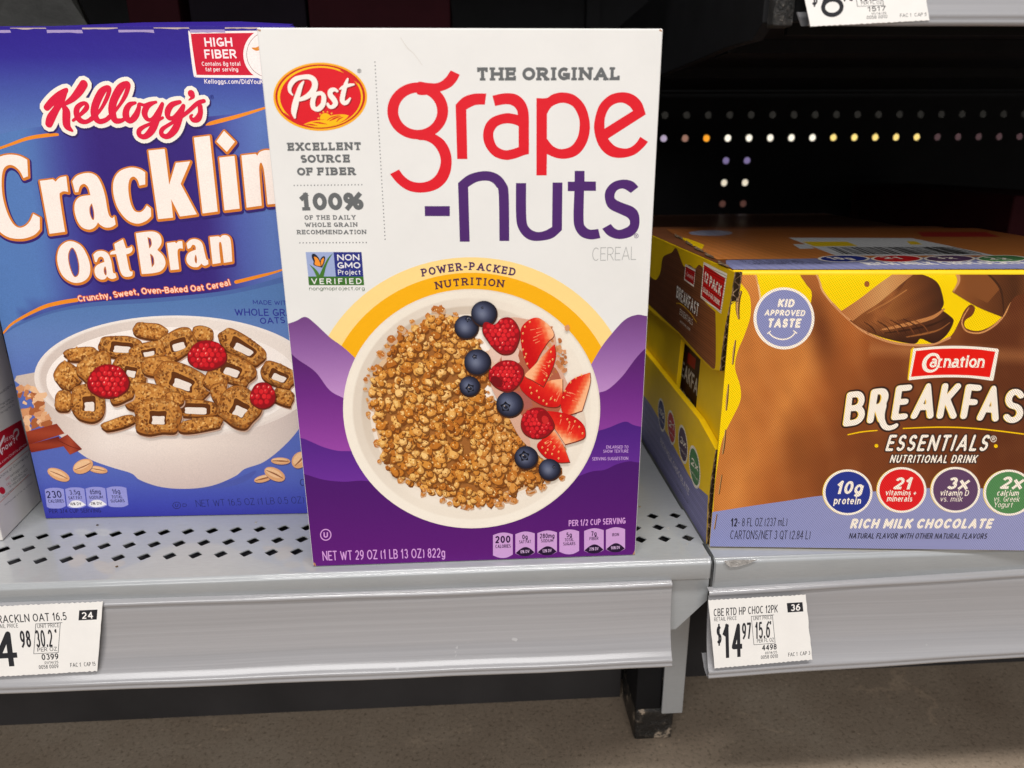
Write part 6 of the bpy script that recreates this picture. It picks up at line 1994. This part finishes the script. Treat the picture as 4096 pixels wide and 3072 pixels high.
F.text("NUTRITIONAL DRINK", [ZM(320, 1095), ZM(430, 1192)], 11, (200, 190, 178), None, wt=.17)
# lower flap print
F.grad([ZW(60, 700) + (1,), ZW(130, 790), ZW(210, 930), ZW(290, 1080), ZW(345, 1180), ZW(424, 1255) + (1,), ZW(414, 1500) + (1,), ZW(60, 930) + (1,)], lambda x, y: (126, 124, 168), None, n=16)
for (cx, cy, rx, ry, c_, big, l_) in ((187, 842, 19, 82, (52, 50, 110), "10g", "protein"), (237, 906, 21, 84, (186, 36, 40), "21", "vitamins"), (296, 992, 25, 94, (84, 64, 84), "3x", "vitamin D"), (355, 1107, 30, 102, (78, 128, 80), "2x", "calcium")):
    q = ZW(cx, cy)
    k_ = .78329
    c0 = F.uv(*q)
    U1, V1 = F.uv(q[0] + rx * k_, q[1] + rx * k_ * 1.5), F.uv(q[0], q[1] - ry * k_)
    for s_, cc in ((1, (236, 228, 214)), (.86, c_)):
        Pn = [c0 + (U1 - c0) * s_ * math.cos(2 * math.pi * t / 28) + (V1 - c0) * s_ * math.sin(2 * math.pi * t / 28) for t in range(28)]
        F.add([c0] + Pn, [(0, 1 + t, 1 + (t + 1) % 28) for t in range(28)], lin(cc))
    F.text(big, [ZW(cx - rx * .6, cy - rx * .5), ZW(cx + rx * .6, cy + rx * .9)], ry * .3, (236, 228, 214), None, wt=.2)
    F.text(l_, [ZW(cx - rx * .7, cy + ry * .2), ZW(cx + rx * .7, cy + ry * .2 + rx * 2)], ry * .11, (220, 212, 200), None, wt=.16)
F.text("RICH MILK CHOCOLATE", [ZW(180, 985), ZW(325, 1255)], 26, (196, 190, 200), None, wt=.2)
F.text("NATURAL FLAVOR", [ZW(265, 1200), ZW(322, 1300)], 10, (70, 66, 86), None, wt=.16)
F.items = [it for it in F.items]
F.build(cs, M_cs)

# top face print
F = Face((XS, 0, CH + .0003 + .0003), (1, 0, 0), (0, 1, 0), rect=(.001, CO[1] - .03, CW, CO[1] + CD - .002))
ang = math.atan2(CU[1], CU[0])
F = Face(tuple(CO + np.array((0, 0, CH + .0003))), FU, np.cross((0, 0, 1), FU), rect=(.0012, .0026, CW - .001, CD - .022))
F.part = "top_print"
F.grad([ZN(400, 262) + (1,), ZN(2900, 236) + (1,), ZN(2900, 60) + (1,), ZN(200, 60) + (1,)], lambda x, y: stops((y - 930) / 110, [(0, (150, 88, 44)), (1, (216, 134, 66))]), None, n=30)
F.poly([ZN(560, 264) + (1,), ZN(1100, 254) + (1,), ZN(3000, 238) + (1,), ZN(3000, 310) + (1,), ZN(560, 316) + (1,)], (130, 132, 172))
F.poly([ZN(180, 100) + (1,), ZN(360, 150), ZN(440, 180) + (1,), ZN(420, 215) + (1,), ZN(545, 300) + (1,), ZN(560, 330) + (1,), ZN(300, 230) + (1,), ZN(120, 100) + (1,)], (238, 196, 16))
F.poly([ZN(905, 140) + (1,), ZN(1590, 142) + (1,), ZN(2050, 238) + (1,), ZN(1172, 240) + (1,)], (206, 206, 206))
F.poly([ZN(980, 162) + (1,), ZN(1230, 162) + (1,), ZN(1290, 186) + (1,), ZN(1050, 188) + (1,)], (226, 190, 30))
F.poly([ZN(1560, 160) + (1,), ZN(1610, 160) + (1,), ZN(1650, 178) + (1,), ZN(1585, 178) + (1,)], (226, 190, 30))
rr = random.Random(8)
x = 1120
while x < 1830:
    w_ = rr.choice([5, 8, 12, 16])
    F.poly([ZN(x, 192) + (1,), ZN(x + w_, 192) + (1,), ZN(x + w_ * 1.1 + 90 + (x - 1120) * .11, 232) + (1,), ZN(x + 88 + (x - 1120) * .11, 232) + (1,)], (60, 56, 54))
    x += w_ + rr.choice([7, 10, 16])
F.poly([ZN(930, 176) + (1,), ZN(1010, 176) + (1,), ZN(1050, 200) + (1,), ZN(970, 202) + (1,)], (200, 200, 200))
for (cx, c_) in ((1213, (42, 56, 142)), (1508, (210, 34, 36)), (1800, (98, 68, 102)), (2090, (84, 138, 84)), (2370, (60, 80, 140))):
    for s_, cc in ((1, CRM), (.88, c_)):
        F.poly([ZN(cx + 145 * s_ * math.cos(2 * math.pi * t / 30), 256 + 19 * s_ * math.sin(2 * math.pi * t / 30)) for t in range(30)], cc, sm=False)
F.text("10g", [ZN(1150, 262), ZN(1280, 262)], 10, CRM, None, wt=.2)
F.text("21", [ZN(1440, 258), ZN(1550, 258)], 8, CRM, None, wt=.2)
F.text("3x", [ZN(1735, 258), ZN(1850, 258)], 8, CRM, None, wt=.2)
F.text("2x", [ZN(2030, 262), ZN(2150, 262)], 8, CRM, None, wt=.2)
F.text("RICH MILK CHOCOLATE", [ZN(1350, 292), ZN(2260, 286)], 11, (222, 216, 210), None, wt=.22)
F.text("12 - 8 FL OZ (237 mL)", [ZN(655, 276), ZN(990, 274)], 8, (60, 60, 80), None, wt=.12)
F.text("CARTONS/NET 3 QT (2.84 L)", [ZN(700, 289), ZN(1150, 286)], 8, (60, 60, 80), None, wt=.12)
F.poly([ZN(475 + 120 * math.cos(2 * math.pi * t / 30), 114 + 15 * math.sin(2 * math.pi * t / 30)) for t in range(30)], (150, 150, 170), sm=False)
F.poly([ZN(1620, 108) + (1,), ZN(2000, 108) + (1,), ZN(2080, 135) + (1,), ZN(1650, 135) + (1,)], (150, 40, 36))
# slots of the perforated corner
for (a, b_) in ((605, 0), (0, 0)):
    pass
F.build(cs, M_cs)
m = MB()
for (px_, py_, dx, dy) in ((2715, 943, 16, 10), (2757, 970, 14, 10), (2796, 993, 18, 11), (2838, 1018, 18, 11), (2894, 1052, 22, 13)):
    def tp(x, y):
        d = ray(x, y); t = (CH + .0011 - CAM[2]) / d[2]; return tuple(CAM + d * t)
    m.add([tp(px_ - dx, py_ - dy), tp(px_ + dx, py_ + dy * .8), tp(px_ + dx, py_ + dy * 1.4), tp(px_ - dx, py_ + dy * .1)], [(0, 1, 2, 3)])
m.build("perforation_slot", M_kraft, cs)

# cartons standing inside the case, one seen through the side opening
ic = empty("drink_carton", (.285, .10, .001), "small dark brown drink carton seen through the cut side opening of the yellow case", "drink carton")
hyA = [yz(*p, x=XI + .006) for p in hole_px]
m = MB(); m.box((XI + .006, min(h[0] for h in hyA) - .012, .001), (XI + .055, max(h[0] for h in hyA) - .004, .14)); m.build("carton", M_choc, ic, bevel=.001)
F = Face((XI + .006, 0, 0), (0, -1, 0), (0, 0, 1))
F.part = "lettering"
F.text("BREAKFAST", [ZW(258, 600), ZW(400, 790)], 62, (226, 220, 212), None, wt=.17)
F.text("ESSENTIALS", [ZW(255, 700), ZW(385, 870)], 26, (216, 208, 200), None, wt=.15)
F.poly([ZW(322, 520) + (1,), ZW(362, 556) + (1,), ZW(356, 612) + (1,), ZW(318, 576) + (1,)], (170, 44, 34))
F.build(ic, M_kg)
for i, (ya, yb2) in enumerate(((min(h[0] for h in hyA) + .045, min(h[0] for h in hyA) + .09),)):
    m = MB(); m.box((XI + .006, .125, .001), (XI + .055, .165, .14))
    tag(m.build("drink_carton", M_choc, bevel=.001), "dark drink carton deeper inside the yellow case behind the lettered one", "drink carton")

# second case behind
m = MB(); m.box((.262, .285, .0003), (.52, .47, .166))
c2_ = tag(m.build("drink_case", M_choc, bevel=.002), "dark brown drink case in the shadow behind the yellow one", "drink case")
m = MB(); m.box((.545, .2, .0003), (.62, .46, .20))
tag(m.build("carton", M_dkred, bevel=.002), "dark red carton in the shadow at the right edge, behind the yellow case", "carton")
# yellow and blue carton behind the white box, its top just showing
m = MB(); m.box((.150, .16, .5515), (.242, .3, .66)); tag(m.build("carton", M_yel, bevel=.001), "yellow carton on the high shelf", "carton") if 0 else None

# ================================================================== price tags
def price_tag(quadpx, z, face, title, corner, price, cents, unit, per, num, d1, d2, fac, cap_, label, ragged=11, W_=507., H_=340., bot=False):
    t = empty("price_tag", tuple(face.O), label, "price tag", "price tags clipped on the shelf edges")
    tl, tr, br, bl = [face.uv(*z(*p)[:2]) for p in quadpx]
    def T_(a, b_):
        a, b_ = a / W_, b_ / H_
        return (tl * (1 - a) + tr * a) * (1 - b_) + (bl * (1 - a) + br * a) * b_
    # paper with perforated top and bottom edge
    rr = random.Random(ragged)
    P = []
    n = 44
    for i in range(n + 1): P.append(T_(W_ * i / n, (3 if i % 2 else 0) + rr.uniform(-1, 1)))
    for i in range(1, 12): P.append(T_(W_ + rr.uniform(-1, .6) * (2.2 if corner == '36' else 1), H_ * i / 12))
    for i in range(n + 1): P.append(T_(W_ - W_ * i / n, H_ - (3 if i % 2 else 0) + rr.uniform(-1, 1)))
    for i in range(1, 12): P.append(T_(rr.uniform(-.6, 1), H_ - H_ * i / 12))
    base = face.O
    X = [base + face.U * p[0] + face.V * p[1] for p in P]
    mm = MB()
    mm.prism([tuple(x) for x in X], tuple(-face.N * .00025))
    mm.build("paper", M_paper, t)
    def tx(s_, a, b_, x1, h, **k):
        A_, B_ = T_(a, b_), T_(x1, b_)
        pa, pb = face.px(np.array([A_, B_]))
        k.setdefault('wt', .16)
        mid = face.px(np.array([T_(a, b_ - h)]))[0]
        face.text(s_, [tuple(pa), tuple(pb)], float(np.linalg.norm(mid - pa)), INKT, None, **k)
    INKT = (40, 40, 44)
    face.part = "lettering"
    def box4(a, b_, c_, d, col, hole=None):
        P4 = [T_(a, b_), T_(c_, b_), T_(c_, d), T_(a, d)]
        face.add(P4, [(0, 1, 2), (0, 2, 3)], lin(col))
    if not bot:
        tx(title, 20, 82, 352, 38, wt=.13)
        box4(404, 38, 486, 86, INKT)
        c_ = [T_(420, 80), T_(470, 80)]
        pa, pb = face.px(np.array(c_))
        face.text(corner, [tuple(pa), tuple(pb)], 27, (238, 234, 230), None, wt=.17)
        tx("RETAIL PRICE", 20, 106, 136, 19, wt=.11)
        tx("UNIT PRICE", 222, 114, 320, 19, wt=.11)
        for (a, b_, c2, d) in ((212, 92, 332, 94.5), (212, 236, 324, 238.5), (212, 92, 214.5, 238), (322, 94, 324.5, 238)): box4(a, b_, c2, d, (70, 70, 74))
        tx("$", 22, 220, 48, 92, wt=.13)
        tx(price, 52, 292, 148, 168, wt=.15)
        tx(cents, 155, 205, 202, 82, wt=.15)
        tx(unit, 224, 208, 300, 84, wt=.13)
        tx("¢", 302, 150, 314, 26, wt=.2)
        tx(per, 230, 228, 318, 19, wt=.12)
        tx(num, 252, 270, 328, 29, wt=.17)
        tx(d1, 266, 290, 328, 13, wt=.14)
        tx(d2, 242, 313, 330, 19, wt=.13)
        tx(fac, 384, 312, 432, 20, wt=.13)
        tx(cap_, 446, 312, 498, 20, wt=.13)
    face.build(t, M_tagp)
    return t
M_paper = plain("tag_paper", (.80, .775, .74), .55, .35, .03, 60, .06)

def holder_face(x0, ztop, zbot, tilt=.19, dy=0.0012, yaw=0.0):
    U_ = np.array((math.cos(yaw), math.sin(yaw), 0))
    Vv = np.array((0, tilt, 1.0))
    return Face((x0, -.0200 - dy, zbot + .008), U_, Vv, rect=None, off=2e-5)

fa = holder_face(.245, -.02, -.0735, dy=.0026)
price_tag([(565, 522), (1073, 493), (1108, 834), (598, 880)], ZR, fa, "CBE RTD HP CHOC 12PK", "36", "14", "97", "15.6", "PER FL OZ", "4498", "01/14/25", "0058 0010", "FAC 1", "CAP 3",
          "price tag reading 14.97 at the left end of the right shelf strip")
fb = holder_face(-.2, -.0128, -.0655, dy=.0016)
def ZS2(a, b_): return ZS(a, b_)
price_tag([(-70, 436), (650, 404), (614, 846), (-95, 886)], ZS, fb, "CRACKLN OAT 16.5", "24", "4", "98", "30.2", "PER OZ", "0399", "01/14/25", "0058 0009", "FAC 1", "CAP 15",
          "price tag reading 4.98 at the left of the photo, under the blue box", ragged=5)
fc = holder_face(.26, .3465, .2905, dy=.0016)
t3 = price_tag([(960, -180), (1640, -210), (1688, 114), (1028, 148)], ZT, fc, "NUTRITION DRINK 6PK", "12", "6", "98", "18.2", "PER FL OZ", "1517", "01/14/25", "0058 0010", "FAC 1", "CAP 5",
          "price tag on the upper shelf strip, cut by the top of the photo", ragged=9)
